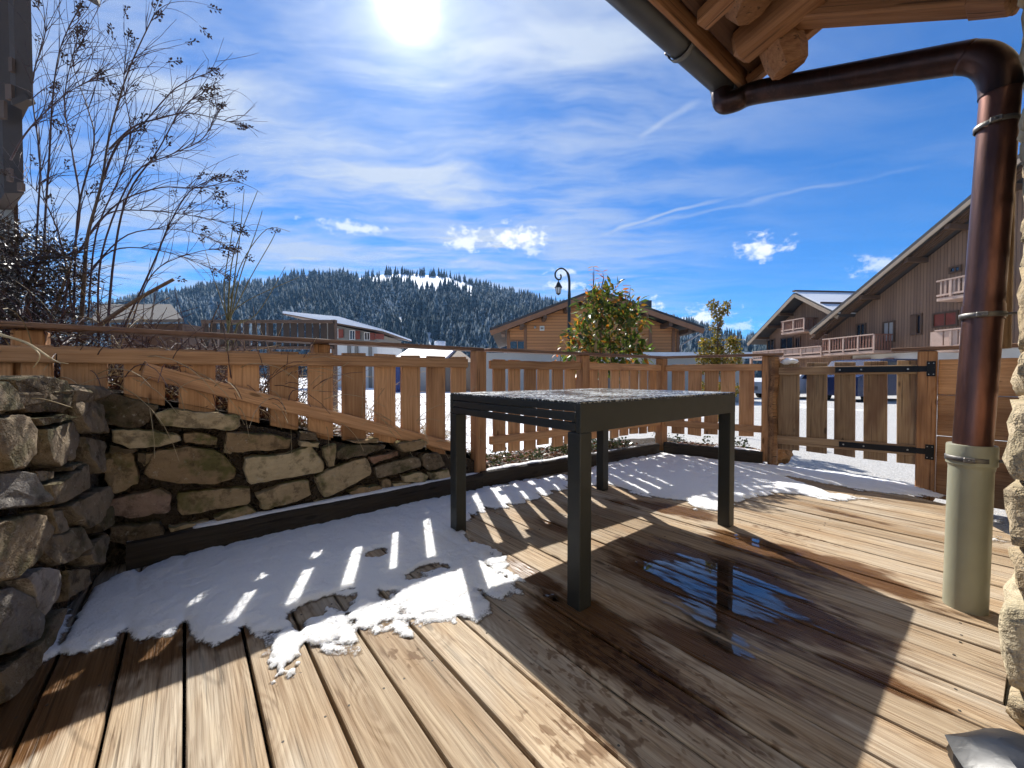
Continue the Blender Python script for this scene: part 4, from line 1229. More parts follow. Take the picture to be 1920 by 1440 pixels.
def puddle(polys, seed, label, rough=1.0):
    P2 = [[tuple(G(x, y).xy) for x, y in p] for p in polys]
    allp = np.array([q for p in P2 for q in p]); res = .006
    x0, y0 = allp.min(0) - .05; x1, y1 = allp.max(0) + .05
    # grid along the boards so the gaps stay straight
    cs = [(x * BD.x + y * BD.y, x * BN.x + y * BN.y) for p in P2 for x, y in p]
    t0, t1 = min(c[0] for c in cs) - .06, max(c[0] for c in cs) + .06
    verts, faces, depth = [], [], []; k = 0
    for (o0, o1) in PLANKS:
        if o1 < min(c[1] for c in cs) - .05 or o0 > max(c[1] for c in cs) + .05: continue
        nt, no = int((t1 - t0) / res), 20
        T_, O_ = np.meshgrid(np.linspace(t0, t1, nt), np.linspace(o0 + .003, o1 - .003, no))
        X = T_ * BD.x + O_ * BN.x; Y = T_ * BD.y + O_ * BN.y
        sd = np.full(X.shape, 1e9)
        for p in P2: sd = np.minimum(sd, poly_sd(X, Y, p))
        lvl = 2.2 * (vnoise(O_ * 21, T_ * 0, seed + 1) - .5) * .05
        sd = sd + (fbm(T_ * 7, O_ * 22, seed) - .5) * .16 * rough + (fbm(T_ * 26, O_ * 70, seed + 4) - .5) * .05 + lvl
        mid = (o0 + o1) / 2
        sd = sd + .03 * np.clip((np.abs(O_ - mid) / (BW / 2)) - .55, 0, 1)
        keep = sd < 0
        cell = keep[:-1, :-1] & keep[1:, :-1] & keep[:-1, 1:] & keep[1:, 1:]
        idx = np.arange(nt * no).reshape(no, nt) + k
        faces.append(np.stack([idx[:-1, :-1], idx[:-1, 1:], idx[1:, 1:], idx[1:, :-1]], -1)[cell])
        verts.append(np.stack([X, Y, np.full(X.shape, .0042)], -1).reshape(-1, 3)); depth.append(np.clip(-sd / .055, 0, 1).ravel()); k += nt * no
    v = np.concatenate(verts); f = np.concatenate(faces)
    used = np.unique(f); rm = np.full(len(v), -1); rm[used] = np.arange(len(used))
    o = np_mesh('puddle', v[used], rm[f][:, ::-1], M_WATER, smooth=True, colors=np.concatenate(depth)[used])
    if o.data.polygons[0].normal.z < 0: o.data.flip_normals()
    return tag(o, label, 'puddle', 'puddles of meltwater')
puddle([[(1185, 1068), (1255, 1042), (1335, 1036), (1395, 1056), (1450, 1085), (1530, 1145), (1535, 1172), (1440, 1165), (1385, 1168), (1410, 1220), (1375, 1218), (1300, 1160), (1230, 1112)]], 3, 'blue sky-reflecting puddle across the planks under the table')
puddle([[(1380, 1005), (1430, 1010), (1520, 1055), (1540, 1075), (1470, 1052), (1400, 1025)]], 8, 'thin film of water beside the table\'s right leg shadow')
puddle([[(1005, 1088), (1070, 1080), (1075, 1110), (1030, 1130)]], 6, 'small wet sheen on the planks near the table\'s front leg', .5)

# ------------------------------------------------------------------ house: stone wall end, eave, gutter, downpipe
M_HSTONE = stone_mat('pale_house_stone', (0.46, 0.39, 0.27), (0.36, 0.28, 0.18), (0.20, 0.18, 0.09), 0.25)
M_MORTAR = plain('lime_mortar', (0.40, 0.36, 0.28), 0.95, var=0.3, scale=20, bump=0.6, dist=0.01)
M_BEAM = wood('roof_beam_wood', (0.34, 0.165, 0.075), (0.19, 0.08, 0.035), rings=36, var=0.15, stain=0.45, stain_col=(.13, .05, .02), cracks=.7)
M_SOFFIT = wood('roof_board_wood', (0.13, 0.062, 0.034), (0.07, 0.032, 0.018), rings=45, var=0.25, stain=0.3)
def copper_mat(name, c0, c1):
    m, N = new_mat(name)
    pos = N.new('ShaderNodeNewGeometry').outputs['Position']
    a = N.noise(N.mapping(pos, (9, 9, 2.2)), 1.0, 4.0, .65)[0]
    b = N.noise(N.mapping(pos, (60, 60, 5)), 1.0, 2.0, .6)[0]
    col = N.mix(N.ramp(a, .35, .75), tuple(c0) + (1,), tuple(c1) + (1,))
    col = N.mix(N.math('MULTIPLY', N.ramp(b, .58, .75), .4), col, (.10, .06, .05, 1))
    N.put(N.b.inputs['Base Color'], col); N.b.inputs['Metallic'].default_value = .85
    N.put(N.b.inputs['Roughness'], N.math('ADD', .26, N.math('MULTIPLY', b, .22)))
    N.put(N.b.inputs['Normal'], N.bump(b, .12, .003))
    return m
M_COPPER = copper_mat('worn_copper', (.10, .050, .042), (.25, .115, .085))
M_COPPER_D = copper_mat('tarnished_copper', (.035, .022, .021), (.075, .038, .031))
M_GUTTER = plain('dark_zinc_gutter', (0.075, 0.075, 0.08), 0.42, 0.55, var=0.25, scale=6, bump=0.1, dist=0.002)
M_PVC = plain('sand_grey_plastic_pipe', (0.36, 0.35, 0.25), 0.40, 0.0, var=0.16, scale=5, bump=0.05, dist=0.001)
M_CLAMP = plain('galvanised_clamp', (0.16, 0.15, 0.14), 0.5, 0.7, var=0.2, scale=20)
hw = thing('house_wall', 'pale rough stone house wall at the picture\'s edge', 'wall', W0 + WU * .5 - WN * .3)
# mortar core
core = MB()
def hw_pt(a, b, z): return W0 + WU * (a + .02) - WN * (b + .022) + Z(z)
EPSW = .03
c8 = [hw_pt(.02, .03, -.1), hw_pt(2.62, .03, -.1), hw_pt(2.62, .55, -.1), hw_pt(.02, .55, -.1)]
core.add(c8 + [p + Z(3.0) for p in c8], [(0, 3, 2, 1), (4, 5, 6, 7), (0, 1, 5, 4), (1, 2, 6, 5), (2, 3, 7, 6), (3, 0, 4, 7)])
core.build('mortar_core', M_MORTAR, hw)
# dressed rubble blocks: long face and the end face that turns towards the deck
rgh = random.Random(77)
def block(a0, a1, b0, b1, z0, z1, seed):
    """rough quarry block: subdivided box pushed about by noise"""
    n = 6; vs, fs, key = [], [], {}
    def vert(i, j, k):
        if (i, j, k) in key: return key[(i, j, k)]
        u, v, w = i / n, j / n, k / n
        a = a0 + (a1 - a0) * u; b = b0 + (b1 - b0) * v; z = z0 + (z1 - z0) * w
        d = Vector((u - .5, v - .5, w - .5)); 
        r = max(abs(d.x), abs(d.y)), 0
        q = Vector((a * 9 + seed, b * 9, z * 9))
        s = .020 * mnoise.fractal(q, .8, 2.0, 4)
        rnd_ = (abs(d.x) * 2) ** 6 + (abs(d.y) * 2) ** 6 + (abs(d.z) * 2) ** 6
        f = 1 - .035 * max(0, rnd_ - 1)
        a = (a0 + a1) / 2 + (a - (a0 + a1) / 2) * f; b = (b0 + b1) / 2 + (b - (b0 + b1) / 2) * f; z = (z0 + z1) / 2 + (z - (z0 + z1) / 2) * f
        key[(i, j, k)] = len(vs); vs.append(hw_pt(a + s * d.x * 2, b + s * d.y * 2.0, z + s * .5 * d.z)); return key[(i, j, k)]
    for p in range(n):
        for q in range(n):
            fs.append((vert(p, q, 0), vert(p, q + 1, 0), vert(p + 1, q + 1, 0), vert(p + 1, q, 0)))
            fs.append((vert(p, q, n), vert(p + 1, q, n), vert(p + 1, q + 1, n), vert(p, q + 1, n)))
            fs.append((vert(p, 0, q), vert(p + 1, 0, q), vert(p + 1, 0, q + 1), vert(p, 0, q + 1)))
            fs.append((vert(p, n, q), vert(p, n, q + 1), vert(p + 1, n, q + 1), vert(p + 1, n, q)))
            fs.append((vert(0, p, q), vert(0, p, q + 1), vert(0, p + 1, q + 1), vert(0, p + 1, q)))
            fs.append((vert(n, p, q), vert(n, p + 1, q), vert(n, p + 1, q + 1), vert(n, p, q + 1)))
    org = hw_pt((a0 + a1) / 2, (b0 + b1) / 2, (z0 + z1) / 2)
    mesh('stone', [v - org for v in vs], fs, M_HSTONE, hw, True, Matrix.Translation(org))
z = 0.0
course = 0
HZ = [0.085, .21, .13, .16, .20, .12, .22, .15, .19, .13, .21, .17, .20, .15, .22, .16, .2, .18]
for h in HZ:
    if z > 2.85: break
    a = 0.0
    while a < 2.6:
        L = rgh.uniform(.20, .42)
        st = rgh.uniform(-.012, .012)
        if a == 0.0:
            block(-.004 + rgh.uniform(-.012, .008), L - .012, -.004 + st, rgh.uniform(.22, .30), z + .006, z + h - .006, course * 3 + a)
            block(-.004 + rgh.uniform(-.01, .01), .2, .31, .56, z + .006, z + h - .006, course * 5 + 1.3)
        else:
            block(a, a + L - .012, st, .10, z + .006, z + h - .006, course * 3 + a)
        a += L
    z += h; course += 1
# recessed facade on the camera's side, unseen, added to bounce sunlight into the shade
fac = thing('unseen_house_facade', 'unseen plastered house front added for bounce light behind the stone pillar', 'wall', W0 - WN * .6)
fb = MB(); q4 = [W0 - WN * .55 + WU * .02, W0 - WN * .75 + WU * .02, W0 - WN * .75 - WU * 4.2, W0 - WN * .55 - WU * 4.2]
fb.add([p + Z(-.1) for p in q4] + [p + Z(2.9) for p in q4], [(0, 3, 2, 1), (4, 5, 6, 7), (0, 1, 5, 4), (1, 2, 6, 5), (2, 3, 7, 6), (3, 0, 4, 7)])
fb.build('wall', plain('cream_plaster', (.62, .57, .47), .9, var=.1, scale=4, bump=.3), fac)

# downpipe -----------------------------------------------------------------------------
PB = Vector((1.645, 1.378, 0))
dpipe = thing('downpipe', 'copper downpipe with swan neck, standing in a sand-grey plastic socket', 'downpipe', PB)
D_P = PB.y
ptop = V(1876, 165, D_P); pmid = V(1829, 760, D_P); pjoin = V(1822, 835, D_P); pbot = PB
v, f = tube_geo([pbot + Z(-.03), pjoin], .0555, 28, False); v2, f2 = tube_geo([pjoin + Z(-.0), pjoin + Z(-.05)], .050, 28, False)
sock = MB(); sock.add(v, f)
col_pts = [pjoin + Z(-.085), pjoin + Z(-.072), pjoin + Z(-.066), pjoin + Z(.0), pjoin + Z(.004), pjoin + Z(.002)]
v, f = tube_geo(col_pts, [.0560, .0575, .0625, .0625, .060, .052], 28, False); sock.add(v, f)
smooth_by_angle(sock.build('plastic_socket', M_PVC, dpipe), 35)
elbow = V(1872, 112, D_P)
v, f = tube_geo([pjoin + Z(-.04), pmid, V(1843, 590, D_P), ptop], .049, 28, False)
pipe_o = mesh('copper_pipe', v, f, M_COPPER, dpipe, True)
v, f = tube_geo([V(1842.5, 600, D_P), V(1843.5, 585, D_P), V(1844, 572, D_P)], [.052, .052, .051], 28, False)
mesh('pipe_sleeve', v, f, M_COPPER, dpipe, True)
# swan neck out to the gutter
OUT = ptop + WN * .985
def solve_out(px, py):      # point on the neck's vertical plane
    return PL(px, py, ptop, WN)
def clamp(c, r, name='clamp'):
    v, f = tube_geo([c + Z(-.009), c + Z(-.008), c + Z(.008), c + Z(.009)], [r + .001, r + .004, r + .004, r + .001], 28, False)
    o = mesh(name, v, f, M_CLAMP, dpipe, True)
    d = Vector((-c.x, -c.y, 0)).normalized()
    b0 = c + d * (r + .002)
    v, f = chamfer_box(.03, .014, .018, .003); mesh('lug', v, f, M_CLAMP, o, False, frame(b0 + d * .004, d.cross(Vector((0, 0, 1)))))
    v, f = tube_geo([b0 + d * .004 + WU * .02, b0 + d * .004 - WU * .02], .0035, 8); mesh('bolt', v, f, M_CLAMP, o)
    v, f = tube_geo([c - WN * (r * .8), c - WN * .13], .005, 8); mesh('anchor_rod', v, f, M_CLAMP, o)
clamp(V(1818.5, 859, D_P), .0575); clamp(V(1842, 592, D_P), .0525); clamp(V(1868, 235, D_P), .050)
# second, thinner pipe close to the wall behind
PB2 = W0 + WU * 1.02 + WN * .035
dp2 = thing('conduit_pipe', 'thin dark conduit running up the wall behind the copper downpipe', 'pipe', PB2)
v, f = tube_geo([PB2 + Z(.95), PB2 + Z(1.86)], .018, 14); mesh('tube', v, f, plain('brown_conduit', (.16, .10, .06), .4, .5, var=.2), dp2, True)

# eave ---------------------------------------------------------------------------------
roof = thing('house_roof', 'timber roof eave overhead with exposed beams', 'roof', W0 + Z(2.4))
EC = V(1397, 163, 2.11)                                           # low far corner of the roof boarding
EC.z = max(EC.z, 0)
# eave frame: E(a along WU backwards, b inwards up the slope)
SL = math.tan(R(17))
def E(a, b, dz=0.0): 
    return EC - WU * a - WN * b + Z(b * SL + dz)
sl_up = (WN * -1 + Z(SL)).normalized(); r_n = WU.cross(sl_up); r_n = r_n if r_n.z > 0 else -r_n
# boarding (each board runs along the eave)
b = 0.03
rgr = random.Random(5)
while b < 1.5:
    w = .135
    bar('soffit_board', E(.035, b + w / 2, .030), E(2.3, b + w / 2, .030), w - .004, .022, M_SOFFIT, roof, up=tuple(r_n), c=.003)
    b += w * math.cos(R(17))
bar('fascia', E(-.01, .008, .012), E(2.3, .008, .012), .022, .10, M_BEAM, roof, c=.003)
bar('barge_board', E(.012, .02, .010), E(.012, 1.55, .010), .03, .085, M_BEAM, roof, up=tuple(r_n), c=.004)
bar('barge_board', E(.045, .03, -.022), E(.045, 1.55, -.022), .03, .05, M_BEAM, roof, up=tuple(r_n), c=.004)
tile = MB(); tv = [E(-.04, -.05, .062), E(2.3, -.05, .062), E(2.3, 1.6, .062), E(-.04, 1.6, .062)]
tile.add(tv + [p + Z(.03) for p in tv], [(0, 3, 2, 1), (4, 5, 6, 7), (0, 1, 5, 4), (1, 2, 6, 5), (2, 3, 7, 6), (3, 0, 4, 7)])
tile.build('roof_covering', plain('slate_roofing', (.07, .07, .075), .7, var=.2), roof)
# gutter: half round trough with rim bead, end cap, brackets
gut = thing('gutter', 'dark metal half-round gutter along the roof edge', 'gutter', E(1, -.07, -.02))
GR = .064
gc = lambda a: E(a, -.072, .052)
prof = [(math.pi * (1.0 + k / 12.0)) for k in range(13)]
vs, fs = [], []
for a in (-.015, 2.3):
    for sgn_r in (GR, GR - .004):
        for t in prof:
            p = gc(a) + WN * (math.cos(t) * sgn_r) + Z(math.sin(t) * sgn_r); vs.append(p)
n = len(prof)
for j in range(n - 1):
    fs.append((j, j + 1, 2 * n + j + 1, 2 * n + j)); fs.append((n + j + 1, n + j, 3 * n + j, 3 * n + j + 1))
fs += [(0, 2 * n, 3 * n, n), (n - 1, 2 * n - 1, 4 * n - 1, 3 * n - 1)]
mesh('trough', vs, fs, M_GUTTER, gut, True)
v, f = tube_geo([gc(-.015) + WN * GR, gc(2.3) + WN * GR], .008, 10); mesh('rim_bead', v, f, M_GUTTER, gut, True)
mesh('end_cap', [gc(-.0145) + WN * (math.cos(t) * GR) + Z(math.sin(t) * GR) for t in prof], [tuple(range(n))], M_GUTTER, gut)
for a in (.02, .50, 1.15, 1.8):
    pts = [gc(a) + WN * (math.cos(t) * (GR + .006)) + Z(math.sin(t) * (GR + .006)) for t in prof]
    vs, fs = [], []
    for p in pts:
        vs += [p - WU * .014, p + WU * .014]
    for j in range(n - 1): fs.append((2 * j, 2 * j + 2, 2 * j + 3, 2 * j + 1))
    br = mesh('bracket', vs, fs, M_CLAMP, gut, True)
    md = br.modifiers.new('thickness', 'SOLIDIFY'); md.thickness = .004; md.offset = 1
    v, f = tube_geo([pts[-1] + WN * .004 - WU * .014, pts[-1] + WN * .004 + WU * .014], .011, 10); mesh('bracket_curl', v, f, M_CLAMP, br, True)
# outlet funnel into the swan neck
o0 = gc(.10) + Z(-GR * .75)
v, f = tube_geo([o0 + Z(.03), o0 + Z(.01), o0 + Z(-.02)], [.062, .060, .050], 24, False)
mesh('outlet', v, f, M_GUTTER, gut, True)
n0 = ptop; n1 = solve_out(1869, 118); n2 = solve_out(1832, 102); n3 = solve_out(1420, 173)
low = o0 + Z(-.085); back = (n3 - low); back = back.normalized()
bc_, bb_ = solve_out(1874, 96), solve_out(1790, 111)
bend = [n0.lerp(bc_, t).lerp(bc_.lerp(bb_, t), t) for t in (0, .14, .28, .42, .56, .70, .85, 1.0)]
path = smooth_path([n0 + Z(-.02)] + bend + [bb_.lerp(n3, .5), n3, low + back * .07, low + back * .015 + Z(.012), o0 + Z(-.03), o0 + Z(.0)], 5)
v, f = tube_geo(path, .053, 24, False)
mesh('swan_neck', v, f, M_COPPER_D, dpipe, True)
# beams of the eave, placed on the sight lines of the photograph at the roof's own depth
def rb(px, py, D): return V(px, py, D)
def timber(pa, pb, w, h, up=(0, 0, 1), c=.012, name='beam', mat=None):
    return bar(name, pa, pb, w, h, mat or M_BEAM, roof, up=up, c=c, jit=.003)
# plate beam carried along under the slope, end cut towards the gutter
timber(V(1383, 95, 1.86), V(1640, -120, 1.44), .125, .13, c=.022)
timber(V(1315, 40, 1.72), V(1480, -120, 1.40), .075, .07, c=.008, name='rafter')
# tie beam running back to the wall
timber(V(1478, 28, 1.72), V(1925, -8, 1.30), .085, .075, c=.006, name='tie_beam')
timber(V(1820, 8, 1.36), V(1905, 0, 1.28), .10, .055, c=.006, name='bracket_block')
# round strut end hanging below
pts = [V(1455, 40, 1.80), V(1462, 75, 1.80), V(1474, 108, 1.80), V(1481, 128, 1.80)]
v, f = tube_geo(pts, [.082, .085, .084, .070], 8)
smooth_by_angle(mesh('log_end', v, f, M_BEAM, roof), 25)
pts = [V(1380, -60, 1.66), V(1402, -18, 1.62), V(1420, 3, 1.60)]
v, f = tube_geo(pts, [.10, .10, .085], 10); smooth_by_angle(mesh('log_end', v, f, M_BEAM, roof), 25)

# covered bag at the foot of the wall -----------------------------------------------------
def cover_mat():
    m, N = new_mat('black_plastic_cover')
    N.b.inputs['Base Color'].default_value = (.006, .007, .010, 1)
    pos = N.new('ShaderNodeNewGeometry').outputs['Position']
    N.b.inputs['Roughness'].default_value = .40
    N.put(N.b.inputs['Normal'], N.bump(N.noise(pos, 40.0, 2.0, .45, .5)[0], .15, .004))
    return m
cb = V(1905, 1540, .70)
vs, fs = [], []
nu, nv = 20, 9
for i in range(nv + 1):
    t = i / nv
    for j in range(nu):
        ph = 2 * math.pi * j / nu
        rr = (1 - t ** 3.2) ** .5 if t < 1 else 0
        fold = 1 + .12 * abs(math.sin(ph * 2.5 + 3 * t)) + .16 * mnoise.fractal(Vector((math.cos(ph) * 2, math.sin(ph) * 2, t * 3)), .8, 2, 3)
        vs.append((cb.x + .125 * rr * fold * math.cos(ph) + .065, cb.y - .03 + .15 * rr * fold * math.sin(ph),   .004 + .125 * t * (1 + .05 * mnoise.noise(Vector((ph, t * 4, 3))))))
for i in range(nv):
    for j in range(nu):
        fs.append((i * nu + j, i * nu + (j + 1) % nu, (i + 1) * nu + (j + 1) % nu, (i + 1) * nu + j))
cov = smooth_by_angle(mesh('plastic_cover', vs, fs, cover_mat(), None, True), 16)
tag(cov, 'crumpled black plastic cover at the foot of the house wall', 'cover')

# ------------------------------------------------------------------ mountain
RIDGE = [(-4000, 470), (-2600, 520), (-1500, 560), (-900, 575), (-300, 590), (100, 590), (200, 575), (270, 555), (330, 548), (400, 535), (470, 533), (530, 525), (560, 515), (640, 514), (670, 519), (720, 511), (780, 509), (840, 516), (880, 529), (940, 545), (1000, 556), (1060, 574),
         (1130, 584), (1200, 594), (1260, 602), (1300, 610), (1340, 620), (1400, 632), (1470, 636), (1600, 630), (1900, 600), (2300, 570), (2900, 560), (4200, 520), (6000, 480)]
rx_ = np.array([p[0] for p in RIDGE], float); ry_ = np.array([p[1] for p in RIDGE], float)
D0, D1 = 290.0, 690.0
def mount_z(px, D):
    """height of the slope in the column of direction px at depth D"""
    yr = np.interp(px, rx_, ry_)
    hr = (705 - yr) / FPX * D1
    t = np.clip((D - D0) / (D1 - D0), 0, 1.6)
    s = np.where(t < 1, t ** 0.92, 1 - (t - 1) * .25)
    return -4 + hr * s + 5 * (fbm(px * .012, D * .016, 2) - .5) * np.minimum(t * 4, 1)
def mountain_mat():
    m, N = new_mat('snowy_mountain_ground')
    pos = N.new('ShaderNodeNewGeometry').outputs['Position']
    f = N.noise(pos, .05, 3.0, .6)[0]
    N.put(N.b.inputs['Base Color'], N.mix(N.ramp(f, .42, .6), (.80, .83, .88, 1), (.62, .66, .72, 1)))
    N.b.inputs['Roughness'].default_value = .8
    return m
pxs = np.concatenate([np.linspace(-4000, -920, 40), np.linspace(-900, 2900, 230), np.linspace(2950, 6000, 40)]); Ds = np.concatenate([np.linspace(D0 - 60, D1, 46), np.linspace(D1 + 15, D1 + 240, 8)])
PX, DD = np.meshgrid(pxs, Ds)
mv = np.stack([(PX - 960) / FPX * DD, DD, mount_z(PX, DD)], -1).reshape(-1, 3)
nr, nc = PX.shape
ii = (np.arange(nr - 1)[:, None] * nc + np.arange(nc - 1)[None, :]).ravel()
mt = np_mesh('mountain', mv, np.stack([ii, ii + 1, ii + nc + 1, ii + nc], 1), mountain_mat(), smooth=True)
tag(mt, 'snow-covered mountainside under the forest', kind='structure')
# conifer forest: jagged tiers of boughs, one mass of trees
def forest_mat():
    m, N = new_mat('frosted_conifers')
    t = N.new('ShaderNodeAttribute', attribute_name='tint').outputs['Fac']
    geo = N.new('ShaderNodeNewGeometry')
    pos = geo.outputs['Position']
    nz = N.sep(geo.outputs['Normal'])[2]
    n = N.noise(pos, .55, 2.0, .7)[0]
    base = N.mix(t, (.012, .026, .032, 1), (.034, .050, .046, 1))
    fr = N.ramp(N.math('ADD', N.math('ADD', n, N.math('MULTIPLY', t, .22)), N.math('MULTIPLY', N.math('ABSOLUTE', nz), .22)), .66, .92)
    big = N.ramp(N.noise(pos, .012, 2.0, .5)[0], .35, .65)
    fr = N.math('MULTIPLY', fr, N.math('ADD', .06, N.math('MULTIPLY', big, .32)))
    N.put(N.b.inputs['Base Color'], N.mix(fr, base, (.50, .60, .70, 1)))
    N.b.inputs['Roughness'].default_value = .85
    N.b.inputs['Specular IOR Level'].default_value = .1
    return m
rs = np.random.RandomState(17)
NT_ = 16500
tpx = np.where(rs.rand(NT_) < .68, rs.uniform(-100, 1700, NT_), rs.uniform(-2600, 4500, NT_)); u = rs.rand(NT_)
tD = D0 - 30 + (D1 - D0 + 42) * (u ** .85)
tz = mount_z(tpx, tD)
ty = 705 - (tz - CAM_Z) / tD * FPX
MEADOW = [(662, 523), (700, 512), (760, 508), (800, 509), (855, 516), (890, 534), (884, 539), (862, 533), (842, 524), (820, 530), (800, 525), (775, 527), (752, 516), (735, 518), (700, 518)]
MEADOW2 = [(1285, 640), (1300, 634), (1420, 630), (1420, 660), (1330, 662)]
ins = np.zeros(NT_, bool)
for kk in (0.0, .35, .7, 1.0):
    ins |= (poly_sd(tpx, ty - kk * 17 / tD * FPX, MEADOW) < 0) & (tD < D1 - 14)
ins = ins | ((poly_sd(tpx, ty, MEADOW2) < 0) & (rs.rand(NT_) < .8)) | ((fbm(tpx * .02, tD * .03, 6) > .70) & (rs.rand(NT_) < .6))
ok = ~ins
tpx, tD, tz = tpx[ok], tD[ok], tz[ok]
n = len(tpx)
th = 19 * (0.55 + .75 * rs.rand(n) ** 1.2); th *= np.where(tD > 610, .72, 1.0) * np.clip(.75 + .6 * fbm(tpx * .03, tD * .02, 8), .7, 1.3); tw = th * rs.uniform(.16, .27, n)
ang0 = rs.rand(n) * 6.28; tintv = rs.rand(n)
K = 7; TIERS = ((.06, .40, 1.0), (.26, .62, .78), (.48, .82, .55), (.68, 1.02, .33))
Vl, Fl, Tl = [], [], []
base_i = 0
X0 = (tpx - 960) / FPX * tD
for (z0, z1, rr) in TIERS:
    ring = []
    for k in range(K):
        a = ang0 + 6.283 * k / K + z0 * 3
        jr = rs.uniform(.55, 1.25, n); jz = rs.uniform(-.05, .05, n)
        ring.append(np.stack([X0 + np.cos(a) * tw * rr * jr, tD + np.sin(a) * tw * rr * jr, tz + (z0 + jz) * th - .5], 1))
    apex = np.stack([X0 + rs.normal(0, .02, n) * th, tD, tz + z1 * th - .5], 1)
    vv = np.stack(ring + [apex], 1)                     # n, K+1, 3
    idx = base_i + np.arange(n)[:, None] * (K + 1)
    for k in range(K):
        Fl.append(np.stack([idx[:, 0] + k, idx[:, 0] + (k + 1) % K, idx[:, 0] + K], 1))
    Vl.append(vv.reshape(-1, 3)); Tl.append(np.repeat(tintv, K + 1)); base_i += n * (K + 1)
fo = np_mesh('conifer_forest', np.concatenate(Vl), np.concatenate(Fl), forest_mat(), colors=np.concatenate(Tl))
tag(fo, 'frost-dusted conifer forest covering the mountainside', 'forest', kind='stuff')

# ------------------------------------------------------------------ chalets
M_LOG = wood('chalet_board_wood', (.36, .19, .095), (.22, .105, .05), rings=4, rough=.75, var=.1, stain=.25, knots=False, cracks=0)
def clad_mat(name, a, b, pitch, vertical=True, gap=.12, axis=None):
    """cladding seen from far off: narrow boards with shadow joints"""
    m, N = new_mat(name)
    geo = N.new('ShaderNodeNewGeometry'); pos = geo.outputs['Position']
    x, y, z = N.sep(pos)
    t = N.math('DIVIDE', (N.math('ADD', x, y) if axis is None else N.vmath('DOT_PRODUCT', pos, axis)) if vertical else z, pitch)
    fr = N.math('FRACT', t); idn = N.math('FLOOR', t)
    wn = N.new('ShaderNodeTexWhiteNoise', noise_dimensions='1D'); N.put(wn.inputs['W'], idn)
    n = N.noise(N.mapping(pos, (3, 3, .5) if vertical else (.4, .4, 5)), 1.0, 3.0, .6)[0]
    col = N.mix(N.math('ADD', N.math('MULTIPLY', wn.outputs[0], .5), N.math('MULTIPLY', n, .5)), tuple(a) + (1,), tuple(b) + (1,))
    jn = N.math('MULTIPLY', N.ramp(fr, 0, gap), N.ramp(fr, 1.0, 1 - gap))
    col = N.mix(jn, tuple(.3 * c for c in b) + (1,), col)
    N.put(N.b.inputs['Base Color'], col); N.b.inputs['Roughness'].default_value = .8
    N.put(N.b.inputs['Normal'], N.bump(jn, .6, .02))
    return m
M_CLADH = clad_mat('horizontal_larch_cladding', (.66, .29, .11), (.46, .195, .075), .17, False, .10)
M_CLADV = clad_mat('dark_vertical_cladding', (.31, .19, .12), (.17, .10, .065), .16, True, .10, (0, 1, 0))
M_ROOF = plain('dark_roof_covering', (.055, .05, .05), .8, var=.3, scale=2, bump=.3, dist=.02)
M_TRIM = plain('brown_timber_trim', (.26, .125, .065), .7, var=.2, scale=3)
M_TRIM2 = plain('weathered_timber_trim', (.34, .26, .19), .75, var=.2, scale=3)
M_DTRIM = plain('dark_timber_trim', (.11, .065, .042), .75, var=.2, scale=3)
M_GLASS = plain('dark_window_glass', (.015, .02, .03), .06, 0, var=.1, scale=1, bump=0, spec=.8)
M_WHITE = plain('white_render', (.68, .66, .60), .9, var=.1, scale=1.5, bump=.3)
M_GREYW = plain('grey_render', (.22, .20, .17), .9, var=.12, scale=1.5, bump=.3)
M_REDSH = plain('red_shutter_paint', (.22, .05, .03), .6, var=.2, scale=4)
M_PINK = plain('pale_balcony_timber', (.52, .36, .28), .75, var=.18, scale=5)
M_BALK = plain('red_brown_balcony_timber', (.26, .125, .085), .75, var=.2, scale=5)
M_CONC = plain('pale_concrete', (.33, .32, .30), .9, var=.12, scale=1.2, bump=.3)

def prism(front, depth_vec):
    """closed prism from a front polygon and an extrusion vector"""
    n = len(front); d = Vector(depth_vec)
    v = [Vector(p) for p in front] + [Vector(p) + d for p in front]
    f = [tuple(range(n)), tuple(range(2 * n - 1, n - 1, -1))] + [(i, n + i, n + (i + 1) % n, (i + 1) % n) for i in range(n)]
    # orient outward
    c = sum(v, Vector()) / (2 * n)
    out = []
    for q in f:
        nn = (v[q[1]] - v[q[0]]).cross(v[q[2]] - v[q[0]]); m_ = sum((v[i] for i in q), Vector()) / len(q)
        out.append(q if nn.dot(m_ - c) > 0 else q[::-1])
    return v, out
def slab(a, b, c, d, th):
    v = [Vector(p) for p in (a, b, c, d)]; nn = (v[1] - v[0]).cross(v[3] - v[0]).normalized()
    if nn.z < 0: nn = -nn
    return prism(v, nn * th)
def window(parent, P, u, n, w, h, mat=None, shutters=None, frame_m=None, fw=.07):
    """window on a facade: P = lower left, u along, n outward"""
    fm = frame_m or M_TRIM
    b = MB()
    for (a0, a1, z0, z1) in ((-fw, 0, -fw, h + fw), (w, w + fw, -fw, h + fw), (0, w, -fw, 0), (0, w, h, h + fw), (w / 2 - .025, w / 2 + .025, 0, h)):
        v, f = prism([P + u * a0 + Z(z0), P + u * a1 + Z(z0), P + u * a1 + Z(z1), P + u * a0 + Z(z1)], n * (.07 if a0 != w / 2 - .025 else .05)); b.add(v, f)
    win = b.build('window', fm, parent)
    v, f = prism([P + Z(0), P + u * w, P + u * w + Z(h), P + Z(h)], n * .02); mesh('pane', v, f, mat or M_GLASS, win)
    if shutters:
        for s0 in (-fw - w * .52, w + fw + .01):
            v, f = prism([P + u * s0 + Z(-.03), P + u * (s0 + w * .5) + Z(-.03), P + u * (s0 + w * .5) + Z(h + .03), P + u * s0 + Z(h + .03)], n * .06); mesh('shutter', v, f, shutters, win)
    return win

